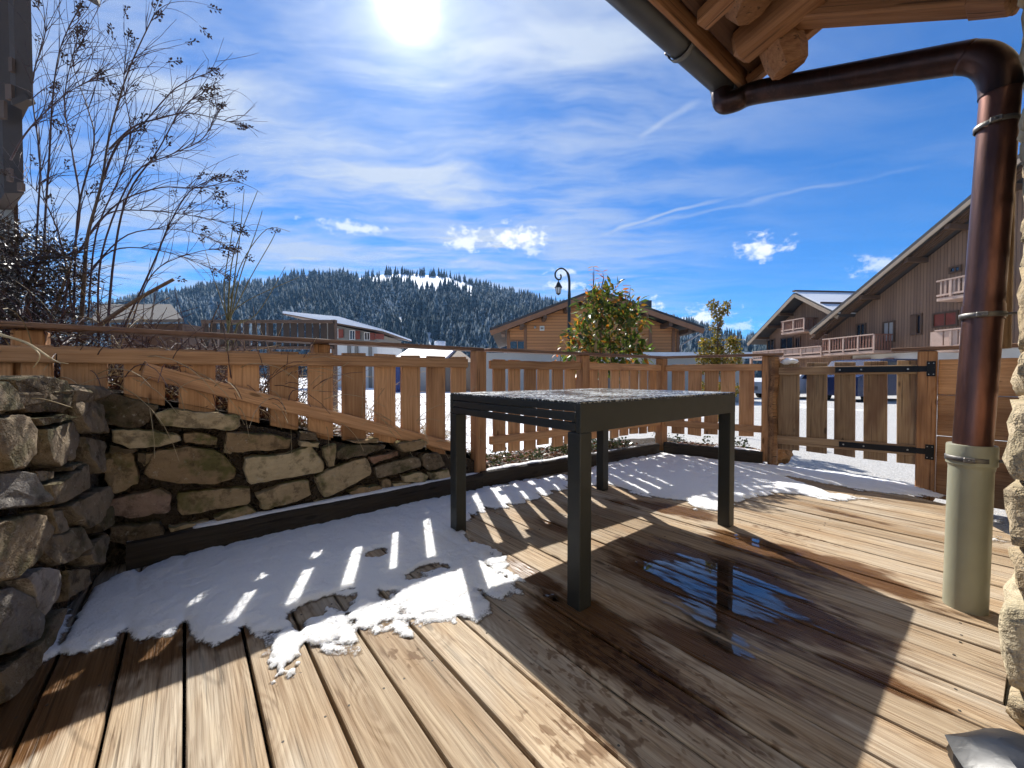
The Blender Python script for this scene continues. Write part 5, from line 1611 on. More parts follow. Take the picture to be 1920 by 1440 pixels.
# brown chalet across the street --------------------------------------------------------
CD = 22.0
ch = thing('wooden_chalet', 'brown timber chalet with wide gable and chimney behind the leafy shrub', 'chalet', V(1108, 720, CD))
def cp(px, py, d=0.0):
    p = V(px, py, CD); return Vector((p.x, CD + d, p.z))
zb = -.6
wl, wr = cp(951, 640).x, cp(1272, 640).x
apx = cp(1108, 556); el = cp(922, 626); er = cp(1298, 623)
def roofz(x): return np.interp(x, [el.x, apx.x, er.x], [el.z, apx.z, er.z])
front = [Vector((wl, CD, zb)), Vector((wr, CD, zb)), Vector((wr, CD, roofz(wr) - .12)), Vector((apx.x, CD, apx.z - .12)), Vector((wl, CD, roofz(wl) - .12))]
v, f = prism(front, (0, 11, 0)); mesh('wall', v, f, M_CLADH, ch)
for a, b in ((el, apx), (apx, er)):
    v, f = slab(Vector((a.x, CD - 1.3, a.z)), Vector((b.x, CD - 1.3, b.z)), Vector((b.x, CD + 12, b.z)), Vector((a.x, CD + 12, a.z)), .16); r_ = mesh('roof', v, f, M_ROOF, ch)
    dd = (Vector((b.x, 0, b.z)) - Vector((a.x, 0, a.z))).normalized()
    bar('barge_board', Vector((a.x, CD - 1.32, a.z - .10)), Vector((b.x, CD - 1.32, b.z - .10)), .06, .26, M_TRIM, ch, up=(-dd.z, 0, dd.x), c=.01)
for fpos in (.12, .30, .52, .74, .9):
    x = el.x + (apx.x - el.x) * fpos; bar('purlin', Vector((x, CD - 1.25, roofz(x) - .30)), Vector((x, CD + .2, roofz(x) - .30)), .2, .24, M_DTRIM, ch)
    x = er.x + (apx.x - er.x) * fpos; bar('purlin', Vector((x, CD - 1.25, roofz(x) - .30)), Vector((x, CD + .2, roofz(x) - .30)), .2, .24, M_DTRIM, ch)
for px in (953, 985, 1219, 1262, 1271):
    x = cp(px, 640).x; bar('corner_board', Vector((x, CD - .03, zb)), Vector((x, CD - .03, roofz(x) - .2)), .16, .05, M_TRIM, ch, up=(0, 1, 0), c=.01)
p = cp(957, 654); window(ch, Vector((p.x, CD - .01, p.z)), Vector((1, 0, 0)), Vector((0, -1, 0)), .80, .42)
p = cp(1012, 620); v, f = prism([Vector((p.x, CD - .005, p.z)), Vector((p.x + .26, CD - .005, p.z)), Vector((p.x + .26, CD - .005, p.z + .26)), Vector((p.x, CD - .005, p.z + .26))], (0, -.05, 0)); pl2 = mesh('plaque', v, f, plain('white_enamel', (.7, .68, .62), .5), ch)
for k in range(2):
    v, f = prism([Vector((p.x + .05 + .09 * k, CD - .058, p.z + .08)), Vector((p.x + .11 + .09 * k, CD - .058, p.z + .08)), Vector((p.x + .11 + .09 * k, CD - .058, p.z + .18)), Vector((p.x + .05 + .09 * k, CD - .058, p.z + .18))], (0, -.005, 0)); mesh('digit_mark', v, f, M_DTRIM, pl2)
p = cp(1003, 614); v, f = tube_geo([Vector((p.x, CD - .01, p.z)), Vector((p.x, CD - .18, p.z))], .07, 10); mesh('wall_lamp', v, f, M_CONC, ch, True)
a, b = V(1203, 600, CD + 2), V(1222, 563, CD + 2)
v, f = prism([Vector((a.x, CD + 2, a.z - .6)), Vector((b.x, CD + 2, a.z - .6)), Vector((b.x, CD + 2, b.z)), Vector((a.x, CD + 2, b.z))], (0, .7, 0)); mesh('chimney', v, f, plain('dark_metal_chimney', (.06, .065, .07), .5, .3), ch)
v, f = prism([Vector((a.x - .04, CD + 1.96, b.z - .62)), Vector((b.x + .04, CD + 1.96, b.z - .62)), Vector((b.x + .04, CD + 1.96, b.z - .56)), Vector((a.x - .04, CD + 1.96, b.z - .56))], (0, .78, 0)); mesh('chimney_band', v, f, M_CONC, ch)
pts = [Vector((er.x, CD - 1.1, er.z - .12)), Vector((er.x - .35, CD - .6, er.z - .45)), Vector((wr + .1, CD - .1, er.z - .75)), Vector((wr + .1, CD - .1, zb))]
v, f = tube_geo(pts, .045, 8); mesh('rain_pipe', v, f, plain('zinc_pipe', (.55, .55, .56), .4, .7), ch, True)
v, f = tube_geo([Vector((er.x + .05, CD - 1.3, er.z)), Vector((er.x + .05, CD + 12, er.z))], .07, 8); mesh('eaves_gutter', v, f, M_CONC, ch, True)

# low flat-roofed garages in front of it
gar = thing('flat_garage', 'low pale concrete garage with thin snow along its flat roof', 'garage', V(1320, 720, 15.0))
ga, gb = V(1203, 676, 15), V(1395, 676, 15)
v, f = prism([Vector((ga.x, 15, -.7)), Vector((gb.x, 15, -.7)), Vector((gb.x, 15, V(1300, 672, 15).z)), Vector((ga.x, 15, V(1300, 672, 15).z))], (0, 6, 0)); mesh('wall', v, f, M_CONC, gar)
v, f = prism([Vector((ga.x - .2, 14.8, V(1300, 672, 15).z)), Vector((gb.x + .2, 14.8, V(1300, 672, 15).z)), Vector((gb.x + .2, 14.8, V(1300, 661, 15).z)), Vector((ga.x - .2, 14.8, V(1300, 661, 15).z))], (0, 6.4, 0)); mesh('roof_slab', v, f, plain('snow_dusted_slab', (.62, .65, .70), .8, var=.08), gar)
gar2 = thing('low_wall', 'grey low wall behind the fence left of the shrub', 'wall', V(980, 720, 14.0))
ga, gb = V(905, 676, 14), V(1062, 676, 14)
v, f = prism([Vector((ga.x, 14, -.7)), Vector((gb.x, 14, -.7)), Vector((gb.x, 14, V(980, 664, 14).z)), Vector((ga.x, 14, V(980, 664, 14).z))], (0, .3, 0)); mesh('wall', v, f, M_CONC, gar2)
v, f = prism([Vector((ga.x - .05, 13.94, V(980, 664, 14).z)), Vector((gb.x + .05, 13.94, V(980, 664, 14).z)), Vector((gb.x + .05, 13.94, V(980, 662, 14).z)), Vector((ga.x - .05, 13.94, V(980, 662, 14).z))], (0, .42, 0)); mesh('coping', v, f, M_CONC, gar2)

# white house on the left with red shutters and a long snowy roof --------------------------
HD = 36.0
h1 = thing('white_house', 'pale house with red shutters under a long snow-covered roof', 'house', V(640, 720, HD))
def hp1(px, py, d=0.0): p = V(px, py, HD + d); return p
ra, rb_ = hp1(536, 591), hp1(722, 624)
wa, wb = hp1(600, 640), hp1(703, 640)
front = [Vector((wa.x, HD + .6, -.8)), Vector((wb.x, HD + .6, -.8)), Vector((wb.x, HD + .6, hp1(703, 624).z)), Vector((wa.x, HD + .6, hp1(600, 604).z))]
v, f = prism(front, (0, 8, 0)); mesh('wall', v, f, M_GREYW, h1)
lowz = hp1(650, 643).z
v, f = prism([Vector((wa.x - .05, HD + .5, -.8)), Vector((wb.x + .05, HD + .5, -.8)), Vector((wb.x + .05, HD + .5, lowz)), Vector((wa.x - .05, HD + .5, lowz))], (0, 8.2, 0)); mesh('ground_floor', v, f, M_WHITE, h1)
v, f = prism([Vector((ra.x, HD - .5, ra.z)), Vector((rb_.x, HD - .5, rb_.z)), Vector((rb_.x, HD - .5, rb_.z + .08)), Vector((ra.x, HD - .5, ra.z + .1))], (0, 10, 0)); mesh('roof', v, f, M_DTRIM, h1)
v, f = prism([Vector((ra.x, HD - .55, ra.z + .1)), Vector((rb_.x + .05, HD - .55, rb_.z + .08)), Vector((rb_.x, HD - .5, rb_.z + .25)), Vector((hp1(640, 600).x, HD - .5, hp1(640, 598).z + .15)), Vector((ra.x, HD - .5, ra.z + .3))], (0, 9.9, 0)); mesh('roof_snow', v, f, M_SNOW2, h1)
for (x0, x1, y0, y1) in ((622, 636, 616, 632), (654, 668, 619, 635), (682, 697, 623, 636)):
    p0, p1 = hp1(x0, y1), hp1(x1, y0)
    w_ = window(h1, Vector((p0.x - .1, HD + .59, p0.z)), Vector((1, 0, 0)), Vector((0, -1, 0)), .42, p1.z - p0.z, fw=.06, frame_m=M_WHITE)
    v, f = prism([Vector((p0.x + .40, HD + .55, p0.z)), Vector((p0.x + .85, HD + .55, p0.z)), Vector((p0.x + .85, HD + .55, p1.z)), Vector((p0.x + .40, HD + .55, p1.z))], (0, -.06, 0)); mesh('shutter', v, f, M_REDSH, w_)
for px in (648, 662, 688):
    p0 = hp1(px, 668); v, f = prism([Vector((p0.x, HD + .49, -.4)), Vector((p0.x + .3, HD + .49, -.4)), Vector((p0.x + .3, HD + .49, lowz)), Vector((p0.x, HD + .49, lowz))], (0, -.15, 0)); mesh('pilaster', v, f, M_GREYW, h1)
bx = hp1(712, 630); bar('balcony_rail', Vector((wb.x, HD + .2, bx.z)), Vector((wb.x + .9, HD - .2, bx.z - .1)), .05, .5, M_REDSH, h1)

# snow-roofed shed in the middle distance
SD = 26.0
sh = thing('snowy_shed', 'low shed with thick snow on its roof behind the fence', 'shed', V(800, 740, SD))
s0, s1, s2, s3 = V(742, 676, SD), V(836, 676, SD), V(858, 655, SD + 4), V(772, 655, SD + 4)
v, f = slab(s0, s1, s2, s3, .22); mesh('roof_snow', v, f, M_SNOW2, sh)
v, f = prism([Vector((s0.x + .3, SD + .3, -.8)), Vector((s1.x - .2, SD + .3, -.8)), Vector((s1.x - .2, SD + .3, s1.z)), Vector((s0.x + .3, SD + .3, s0.z))], (0, 7, 0)); mesh('wall', v, f, M_CONC, sh)
g0 = [Vector((s1.x, SD, s1.z)), Vector((s1.x + 1.9, SD + 1.5, s1.z - .1)), Vector((s2.x, SD + 4, s2.z + .05))]
v, f = prism(g0, (-.25, 0, 0)); mesh('gable', v, f, M_DTRIM, sh)
v, f = prism([Vector((s1.x - .1, SD + .4, -.8)), Vector((s1.x + 1.7, SD + 1.6, -.8)), Vector((s1.x + 1.7, SD + 1.6, s1.z - .1)), Vector((s1.x - .1, SD + .4, s1.z - .05))], (-.2, 5, 0)); mesh('side_wall', v, f, M_GREYW, sh)
dp_ = V(737, 733, SD); v, f = prism([Vector((dp_.x, SD - .1, -.5)), Vector((dp_.x + .5, SD - .1, -.5)), Vector((dp_.x + .5, SD - .1, 1.5)), Vector((dp_.x, SD - .1, 1.5))], (0, .15, 0)); mesh('blue_door', v, f, plain('navy_paint', (.02, .04, .14), .5), sh)
v, f = tube_geo([V(825, 655, SD + 4), V(825, 640, SD + 4)], .42, 12); mesh('roof_vent', v, f, M_SNOW2, sh, True)

# neighbour's dark slatted balustrade, seen through the shrubs ------------------------------
ND_ = 9.0
nf = thing('slatted_balustrade', 'neighbour\'s dark brown slatted balustrade beyond the shrubs', 'balustrade', V(500, 660, ND_))
xa, xb = V(380, 640, ND_).x, V(624, 640, ND_).x
ztop, zbot = V(500, 603, ND_).z, V(500, 652, ND_).z
bar('top_rail', Vector((xa, ND_, ztop)), Vector((xb, ND_, ztop)), .10, .07, M_DTRIM, nf)
bar('bottom_rail', Vector((xa, ND_, zbot)), Vector((xb, ND_, zbot)), .08, .07, M_DTRIM, nf)
M_BLK = plain('blackened_timber', (.05, .032, .022), .8, var=.2, scale=3)
k = 0; x = xa + .06
while x < xb:
    bar('slat', Vector((x, ND_ + .03, zbot - .03)), Vector((x, ND_ + .03, ztop)), (.10 if x < xb - 1.1 else .14), .025, M_BLK, nf, up=(0, 1, 0), c=.003)
    x += .19 if x < xb - 1.4 else .175
for x in (xa, (xa + xb) / 2, xb): bar('post', Vector((x, ND_ + .08, -.4)), Vector((x, ND_ + .08, ztop + .05)), .1, .1, M_DTRIM, nf, up=(0, 1, 0))
# grey roof beyond the evergreen
gr_ = thing('grey_roofed_house', 'grey roof of a low house behind the bare branches', 'house', V(270, 640, 16))
q = [V(170, 606, 15), V(345, 604, 15), V(322, 575, 18), V(190, 575, 18)]
v, f = slab(*q, .12); mesh('roof', v, f, plain('grey_roof_tiles', (.12, .115, .11), .8, var=.2, scale=6, bump=.4), gr_)
v, f = prism([Vector((q[0].x + .4, 15.4, -.5)), Vector((q[1].x - .4, 15.4, -.5)), Vector((q[1].x - .4, 15.4, q[1].z)), Vector((q[0].x + .4, 15.4, q[0].z))], (0, 4, 0)); mesh('wall', v, f, M_DTRIM, gr_)

# ------------------------------------------------------------------ big chalets on the right
FX, FY = 24.0, 21.0
fu = Vector((-.087, .996, 0)).normalized()         # facade runs away from the viewer
fn = Vector((-fu.y, fu.x, 0))                      # faces the street (towards -X)
FP = Vector((FX, FY, 0))
def rp(px, py, o=0.0): return PL(px, py, FP + fn * o, fu)
GZ_ = -.5
M_CLADV2 = M_CLADV
rc = thing('large_chalet', 'big dark timber chalet with pale balconies under a sweeping roof', 'chalet', rp(1700, 760))
e0 = rp(1519, 626, 1.4); e1 = rp(1826, 372, 1.4)
du = (e1 - e0).dot(fu); sl = (e1.z - e0.z) / du
def vz(s): return e0.z + sl * (s - (e0 - FP).dot(fu))       # underside of the verge above position s along the facade
s_l = (rp(1548, 640) - FP).dot(fu); s_r = (rp(1826, 640) - FP).dot(fu) - 1.5
apex_s = s_r - 2.0
def at(s, z, o=0.0): p = FP + fu * s + fn * o; return Vector((p.x, p.y, z))
zmid = rp(1700, 661).z
front = [at(s_l, zmid), at(s_l, vz(s_l) - .1), at(apex_s, vz(apex_s) - .1), at(apex_s - 6, vz(apex_s) - .1 - 6 * abs(sl)), at(apex_s - 6, zmid)]
v, f = prism(front, -fn * 9); mesh('upper_wall', v, f, M_CLADV2, rc)
front = [at(s_l + .0, GZ_), at(s_l, zmid), at(apex_s - 6, zmid), at(apex_s - 6, GZ_)]
v, f = prism([p - fn * .12 for p in front], -fn * 9); mesh('ground_floor', v, f, M_WHITE, rc)
s_e = (e0 - FP).dot(fu)
v, f = slab(at(s_e, vz(s_e), 1.4), at(apex_s, vz(apex_s), 1.4), at(apex_s, vz(apex_s), -10), at(s_e, vz(s_e), -10), .28); mesh('roof', v, f, M_ROOF, rc)
bar('barge_board', at(s_e, vz(s_e) - .02, 1.42), at(apex_s, vz(apex_s) - .02, 1.42), .06, .20, M_TRIM2, rc, up=tuple((Z(1) - fu * sl).normalized()), c=.01)
for k, frac in enumerate((.30, .52, .68, .84)):
    s = s_e + (apex_s - s_e) * frac; z = vz(s) - .22
    bar('purlin', at(s, z, 1.3), at(s, z, -.2), .22, .26, M_DTRIM, rc)
for frac in (.18, .40, .60, .76): 
    s = s_e + (apex_s - s_e) * frac
    bar('rafter', at(s_e + .4, vz(s_e + .4) - .10, 1.2 - frac * .9), at(apex_s, vz(apex_s) - .10, 1.2 - frac * .9), .10, .12, M_DTRIM, rc)
def rwin(px0, px1, py0, py1, mat=None, door=False, shut=None, o=.0, parent=rc, fm=None):
    a = rp(px0, py1, o); b = rp(px1, py0, o)
    w = (b - a).dot(-fu)
    return window(parent, a, -fu, fn, abs(w), b.z - a.z, mat, shut, fm or M_DTRIM, .09)
rwin(1608, 1622, 608, 645); rwin(1658, 1676, 604, 640, M_CONC)
wz = rwin(1712, 1727, 591, 626); 
a = rp(1709, 629); b_ = rp(1722, 591)
v, f = prism([a, Vector((b_.x, b_.y, a.z)), b_, Vector((a.x, a.y, b_.z))], fn * .12); mesh('shutter', v, f, M_DTRIM, wz)
rwin(1752, 1794, 585, 612, M_REDSH)
rwin(1784, 1800, 500, 510)
for (x0, x1) in ((1600, 1630), (1660, 1674)): rwin(x0, x1, 674, 712, M_TRIM, fm=M_TRIM)
def balcony(px0, px1, pytop, pybot, mat_r, mat_b, parent, out=1.35, panel=False, end_mat=None, nper=.19, slab_h=.16):
    """balcony along the facade between two pixels measured on its outer rail"""
    pa, pb = PL(px0, pytop, FP + fn * out, fu), PL(px1, pytop, FP + fn * out, fu)
    sa, sb = (pa - FP).dot(fu), (pb - FP).dot(fu)
    zt = (pa.z + pb.z) / 2; zb_ = (PL(px0, pybot, FP + fn * out, fu).z + PL(px1, pybot, FP + fn * out, fu).z) / 2
    lo, hi = min(sa, sb), max(sa, sb)
    v, f = prism([at(lo, zb_ - slab_h, out), at(hi, zb_ - slab_h, out), at(hi, zb_, out), at(lo, zb_, out)], -fn * (out + .05)); bal = mesh('balcony', v, f, mat_r, parent)
    bar('hand_rail', at(lo, zt, out), at(hi, zt, out), .12, .07, mat_r, bal)
    bar('foot_rail', at(lo, zb_ + .14, out), at(hi, zb_ + .14, out), .06, .09, mat_r, bal)
    for s in (lo + .03, hi - .03): bar('end_rail', at(s, zt, out), at(s, zt, 0), .09, .06, end_mat or mat_r, bal)
    m_ = MB()
    s = lo + .1
    while s < hi:
        if panel:
            v, f = bar_geo(at(s + .3, zb_ + .18, out - .02), at(s + .3, zt - .05, out - .02), .56, .03, up=tuple(fn)); s += .62
        else:
            v, f = bar_geo(at(s, zb_ + .16, out), at(s, zt - .03, out), .085, .03, up=tuple(fn), c=.003); s += nper
        m_.add(v, f)
    for e in (lo + .03, hi - .03):
        o_ = out - .2
        while o_ > .1:
            v, f = bar_geo(at(e, zb_ + .05, o_), at(e, zt - .03, o_), .085, .03, up=tuple(fu), c=.003); m_.add(v, f); o_ -= .19
    b_o = m_.build('balusters', mat_b, bal)
    b_o['kind'] = 'stuff'
    s = lo
    while s < hi + .01:
        bar('rail_post', at(s, zb_, out + .01), at(s, zt, out + .01), .10, .07, mat_r, bal, up=tuple(fn)); s += max(1.0, (hi - lo) / 4.0001)
    return bal
balcony(1543, 1639, 632, 660, M_PINK, M_BALK, rc, end_mat=M_BALK)
balcony(1757, 1830, 521, 554, M_PINK, M_PINK, rc)
balcony(1754, 1830, 617, 653, M_PINK, M_PINK, rc, panel=True)
balcony(1757, 1830, 700, 730, M_PINK, M_BALK, rc)
balcony(1650, 1735, 705, 722, M_PINK, M_BALK, rc)
# second gable beyond
r2 = thing('far_chalet', 'second dark timber chalet with a small gable and snowy roof', 'chalet', rp(1480, 740))
b0, b1, b2_ = rp(1402, 646, 1.2), rp(1490, 553, 1.2), rp(1572, 594, 1.2)
S = lambda p: (p - FP).dot(fu)
wl_, wr_ = S(b0) - .9, S(b2_) + .2
def z2(s): return float(np.interp(s, [S(b2_), S(b1), S(b0)], [b2_.z, b1.z, b0.z]))
front = [at(wl_, GZ_), at(wl_, z2(wl_) - .1), at(S(b1), b1.z - .1), at(wr_, z2(wr_) - .1), at(wr_, GZ_)]
v, f = prism(front, -fn * 10); mesh('wall', v, f, M_CLADV2, r2)
for a, b in ((b0, b1), (b1, b2_)):
    v, f = slab(a, b, b - fn * 10, a - fn * 10, .2); mesh('roof', v, f, M_ROOF, r2)
    bar('barge_board', a + fn * .03 - Z(.03), b + fn * .03 - Z(.03), .06, .24, M_TRIM2, r2, up=tuple((b - a).cross(fn).normalized()), c=.01)
v, f = slab(b1 - Z(-.19), b2_ - Z(-.19), b2_ - fn * 9.8 + Z(.19), b1 - fn * 9.8 + Z(.19), .10); mesh('roof_snow', v, f, M_SNOW2, r2)
bar('ridge_cap', b1 + Z(.30) + fn * .1, b1 + Z(.30) - fn * 10, .25, .12, M_DTRIM, r2)
bar('snow_guard', b1.lerp(b2_, .62) + Z(.36), b1.lerp(b2_, .62) + Z(.36) - fn * 9, .06, .14, M_DTRIM, r2)
for fr_ in (.2, .45, .7): p = b0.lerp(b1, fr_); bar('purlin', p - Z(.22), p - Z(.22) - fn * 1.3, .2, .22, M_DTRIM, r2)
p = b1.lerp(b2_, .6); bar('purlin', p - Z(.2), p - Z(.2) - fn * 1.3, .2, .22, M_DTRIM, r2)
balcony(1465, 1508, 600, 621, M_PINK, M_BALK, r2, out=1.1, end_mat=M_BALK)
balcony(1412, 1540, 655, 669, M_PINK, M_PINK, r2, panel=True)
for (x0, x1, y0, y1) in ((1440, 1452, 637, 660), (1465, 1487, 633, 655), (1493, 1500, 633, 652)): rwin(x0, x1, y0, y1, parent=r2)
for px in (1408, 1432, 1462):
    pp = rp(px, 690, .9); bar('support_post', Vector((pp.x, pp.y, GZ_)), Vector((pp.x, pp.y, rp(px, 672, .9).z)), .16, .16, M_PINK, r2, up=(0, 1, 0))

# parked van and car glimpsed through the gate -------------------------------------------
def vehicle(name, label, cat, P, u, L, w, h, body_m, hood, wheel_r=.32):
    t = thing(name, label, cat, P)
    n = Vector((-u.y, u.x, 0))
    def q(a, b, z): return P + u * a + n * b + Z(z)
    prof = [(0, .28), (0, h * .58), (hood * .25, h * .62), (hood, h * .66), (hood + .55, h * .97), (hood + .9, h), (L - .15, h), (L - .02, h * .9), (L, .3)]
    sec = MB(); v, f = prism([q(a, -w / 2, z) for a, z in prof], n * w); sec.add(v, f); bo = sec.build('body', body_m, t)
    for sgn in (-1, 1):
        v, f = prism([q(hood + .25, sgn * w / 2, h * .68), q(L - .35, sgn * w / 2, h * .68), q(L - .4, sgn * w / 2, h * .93), q(hood + .62, sgn * w / 2, h * .93)], n * sgn * .01); mesh('side_window', v, f, M_GLASS, t)
        for a in (.75, L - .8):
            c = q(a, sgn * (w / 2 - .08), wheel_r); v, f = tube_geo([c - n * sgn * .1, c + n * sgn * .1], wheel_r, 18); wh = mesh('wheel', v, f, plain('tyre_rubber', (.015, .015, .015), .8), t)
            v, f = tube_geo([c + n * sgn * .09, c + n * sgn * .112], wheel_r * .6, 14); mesh('rim', v, f, M_BOLT, wh)
    v, f = prism([q(-.02, -w * .38, .42), q(-.02, -w * .2, .42), q(-.02, -w * .2, .6), q(-.02, -w * .38, .6)], u * .03); mesh('headlight', v, f, M_BOLT, t)
    v, f = prism([q(-.02, w * .38, .42), q(-.02, w * .2, .42), q(-.02, w * .2, .6), q(-.02, w * .38, .6)], u * .03); mesh('headlight', v, f, M_BOLT, t)
    return t
M_NAVY = plain('navy_car_paint', (.012, .02, .07), .25, .1, var=.05, bump=0, spec=.6)
M_WCAR = plain('white_car_paint', (.6, .6, .62), .3, 0, var=.05, bump=0, spec=.6)
pp = V(1560, 760, 15.5); vehicle('parked_van', 'navy van parked across the street, glimpsed through the gate', 'van', Vector((pp.x, pp.y, -.22)), Vector((.96, .28, 0)).normalized(), 4.6, 1.8, 1.75, M_NAVY, .7)
pp = V(1432, 790, 17.5); vehicle('parked_car', 'white car parked beside the second chalet, seen left of the gate', 'car', Vector((pp.x, pp.y, -.24)), Vector((.96, .28, 0)).normalized(), 3.2, 1.65, 1.4, M_WCAR, .9)

# ------------------------------------------------------------------ street lamp
LD = 11.0
lb = V(1067, 700, LD)
lamp = thing('street_lamp', 'tall scrolled street lamp with hanging lantern before the chalet', 'street lamp', Vector((lb.x, LD, -.15)))
M_LAMP = plain('dark_green_iron', (.02, .025, .025), .45, .4, var=.2)
lp_ = lambda px, py: V(px, py, LD)
pole = [Vector((lb.x, LD, -.15)), lp_(1067, 600), lp_(1067.5, 545), lp_(1067, 522), lp_(1063, 510), lp_(1055, 503.5), lp_(1047, 504.5), lp_(1041.5, 511), lp_(1041.5, 519), lp_(1046, 524), lp_(1051, 523), lp_(1052, 517), lp_(1050, 515)]
pth = smooth_path(pole, 5)
v, f = tube_geo(pth, [.045 if i < 10 else (.036 if i < 20 else .024) for i in range(len(pth))], 8); mesh('scroll_pole', v, f, M_LAMP, lamp, True)
v, f = tube_geo([Vector((lb.x, LD, -.15)), Vector((lb.x, LD, .9))], [.085, .055], 10); mesh('base', v, f, M_LAMP, lamp, True)
lc = lp_(1047, 540)
v, f = tube_geo([lp_(1047, 524), lp_(1047, 529)], .012, 6); mesh('hook', v, f, M_LAMP, lamp)
v, f = tube_geo([lp_(1047, 528), lp_(1047, 531), lp_(1047, 534), lp_(1047, 539), lp_(1047, 540)], [.02, .05, .07, .115, .10], 6); ho = mesh('lantern_roof', v, f, M_LAMP, lamp)
v, f = tube_geo([lp_(1047, 540), lp_(1047, 550)], [.085, .055], 6); mesh('lantern_glass', v, f, plain('lantern_glass', (.45, .47, .48), .1, 0, bump=0), lamp)
for k in range(6):
    a = math.pi / 3 * k; d = Vector((math.cos(a), math.sin(a), 0))
    v, f = tube_geo([lp_(1047, 540) + d * .092, lp_(1047, 550.5) + d * .06], .007, 4); mesh('glazing_bar', v, f, M_LAMP, lamp)
v, f = tube_geo([lp_(1047, 550), lp_(1047, 551.5), lp_(1047, 553.5)], [.062, .05, .015], 6); mesh('lantern_foot', v, f, M_LAMP, lamp)
# house-number sign
ns = thing('number_sign', 'small white sign with a black 3 beside the yellow shrub', 'sign', V(1366, 690, 6.2))
a = V(1359, 664, 6.2); b = V(1374, 648, 6.2)
v, f = prism([a, Vector((b.x, 6.2, a.z)), b, Vector((a.x, 6.2, b.z))], (0, .012, 0)); mesh('plate', v, f, plain('white_sign_plate', (.75, .75, .74), .5, bump=0), ns)
tx = bpy.data.curves.new('digit', 'FONT'); tx.body = '3'; tx.size = .155; tx.extrude = .002; tx.align_x = 'CENTER'; tx.align_y = 'CENTER'; tx.materials.append(plain('black_print', (.01, .01, .01), .5, bump=0))
to = bpy.data.objects.new('digit', tx); to = bpy.data.objects.new('digit', bpy.data.meshes.new_from_object(to)); link(to, ns, Matrix.Translation(((a.x + b.x) / 2, 6.195, (a.z + b.z) / 2)) @ Matrix.Rotation(math.pi / 2, 4, 'X'))
v, f = tube_geo([Vector(((a.x + b.x) / 2, 6.22, -.1)), Vector(((a.x + b.x) / 2, 6.22, b.z - .02))], .015, 8); mesh('pole', v, f, M_LAMP, ns)

# timber building at the left edge --------------------------------------------------------
lt = thing('timber_house', 'dark timber house corner with stepped eaves at the left edge', 'house', V(-60, 600, 7))
def lq(px, py, dz=0.0): return V(px, py, 7.0 + dz)
for (x0, x1, y0, y1, dz, mt_) in ((-900, 12, -440, 800, 2.0, M_DTRIM), (-560, 30, -160, 205, .3, M_BLK), (30, 54, -160, 182, .0, M_BLK), (8, 41, 196, 362, .1, M_BLK), (-520, 20, 180, 810, .8, M_GREYW)):
    a, b = lq(x0, y1, dz), lq(x1, y0, dz); v, f = prism([Vector((a.x, 7 + dz, a.z)), Vector((b.x, 7 + dz, a.z)), Vector((b.x, 7 + dz, b.z)), Vector((a.x, 7 + dz, b.z))], (-2.4, 1.5, 0)); mesh('wall_board', v, f, mt_, lt)
for (x0, x1, y0, y1) in ((24, 30, 112, 138), (18, 29, 162, 190), (0, 15, 192, 225), (20, 27, 318, 342), (40, 49, 345, 360)):
    a, b = lq(x0, y1), lq(x1, y0); v, f = prism([Vector((a.x, 6.94, a.z)), Vector((b.x, 6.94, a.z)), Vector((b.x, 6.94, b.z)), Vector((a.x, 6.94, b.z))], (0, .05, 0)); mesh('beam_end', v, f, M_DTRIM, lt)
rt = lq(40, -420); v, f = prism([Vector((rt.x, 6.6, rt.z)), Vector((rt.x - 5.5, 6.6, rt.z + 3.2)), Vector((rt.x - 11.5, 6.6, rt.z)), Vector((rt.x - 11.5, 6.6, rt.z - .15)), Vector((rt.x - 5.5, 6.6, rt.z + 3.0)), Vector((rt.x, 6.6, rt.z - .15))], (-3.0, 4.5, 0)); mesh('roof', v, f, M_ROOF, lt)
bar('eave_beam', lq(58, 185) , lq(30, 196), .12, .12, M_BLK, lt)

# ------------------------------------------------------------------ shrubs on the bank
M_TWIG = plain('purple_brown_twigs', (.075, .045, .045), .7, var=.4, scale=9, bump=.2)
M_BARK = plain('brown_bark', (.14, .095, .065), .85, var=.4, scale=14, bump=.6, dist=.006)
M_SEED = plain('brown_seed_heads', (.055, .032, .025), .85, var=.4, scale=30)
M_STRAW = plain('pale_dry_stalks', (.42, .33, .19), .75, var=.35, scale=8)
M_OLIVE = plain('olive_shoots', (.17, .15, .06), .6, var=.3, scale=9)
rp_ = random.Random(99)
def jitter(a): return Vector((rp_.uniform(-a, a), rp_.uniform(-a, a), rp_.uniform(-a, a)))
def stem_px(pts, D, dj=.12, z0=None):
    out = []
    for i, q in enumerate(pts):
        d = D + rp_.uniform(-dj, dj) if len(q) == 2 else q[2]
        out.append(V(q[0], q[1], d))
    if z0 is not None: out[0].z = z0
    return smooth_path(out, 5)
def taper(n, r0, r1): return [r0 + (r1 - r0) * (i / max(1, n - 1)) ** .8 for i in range(n)]

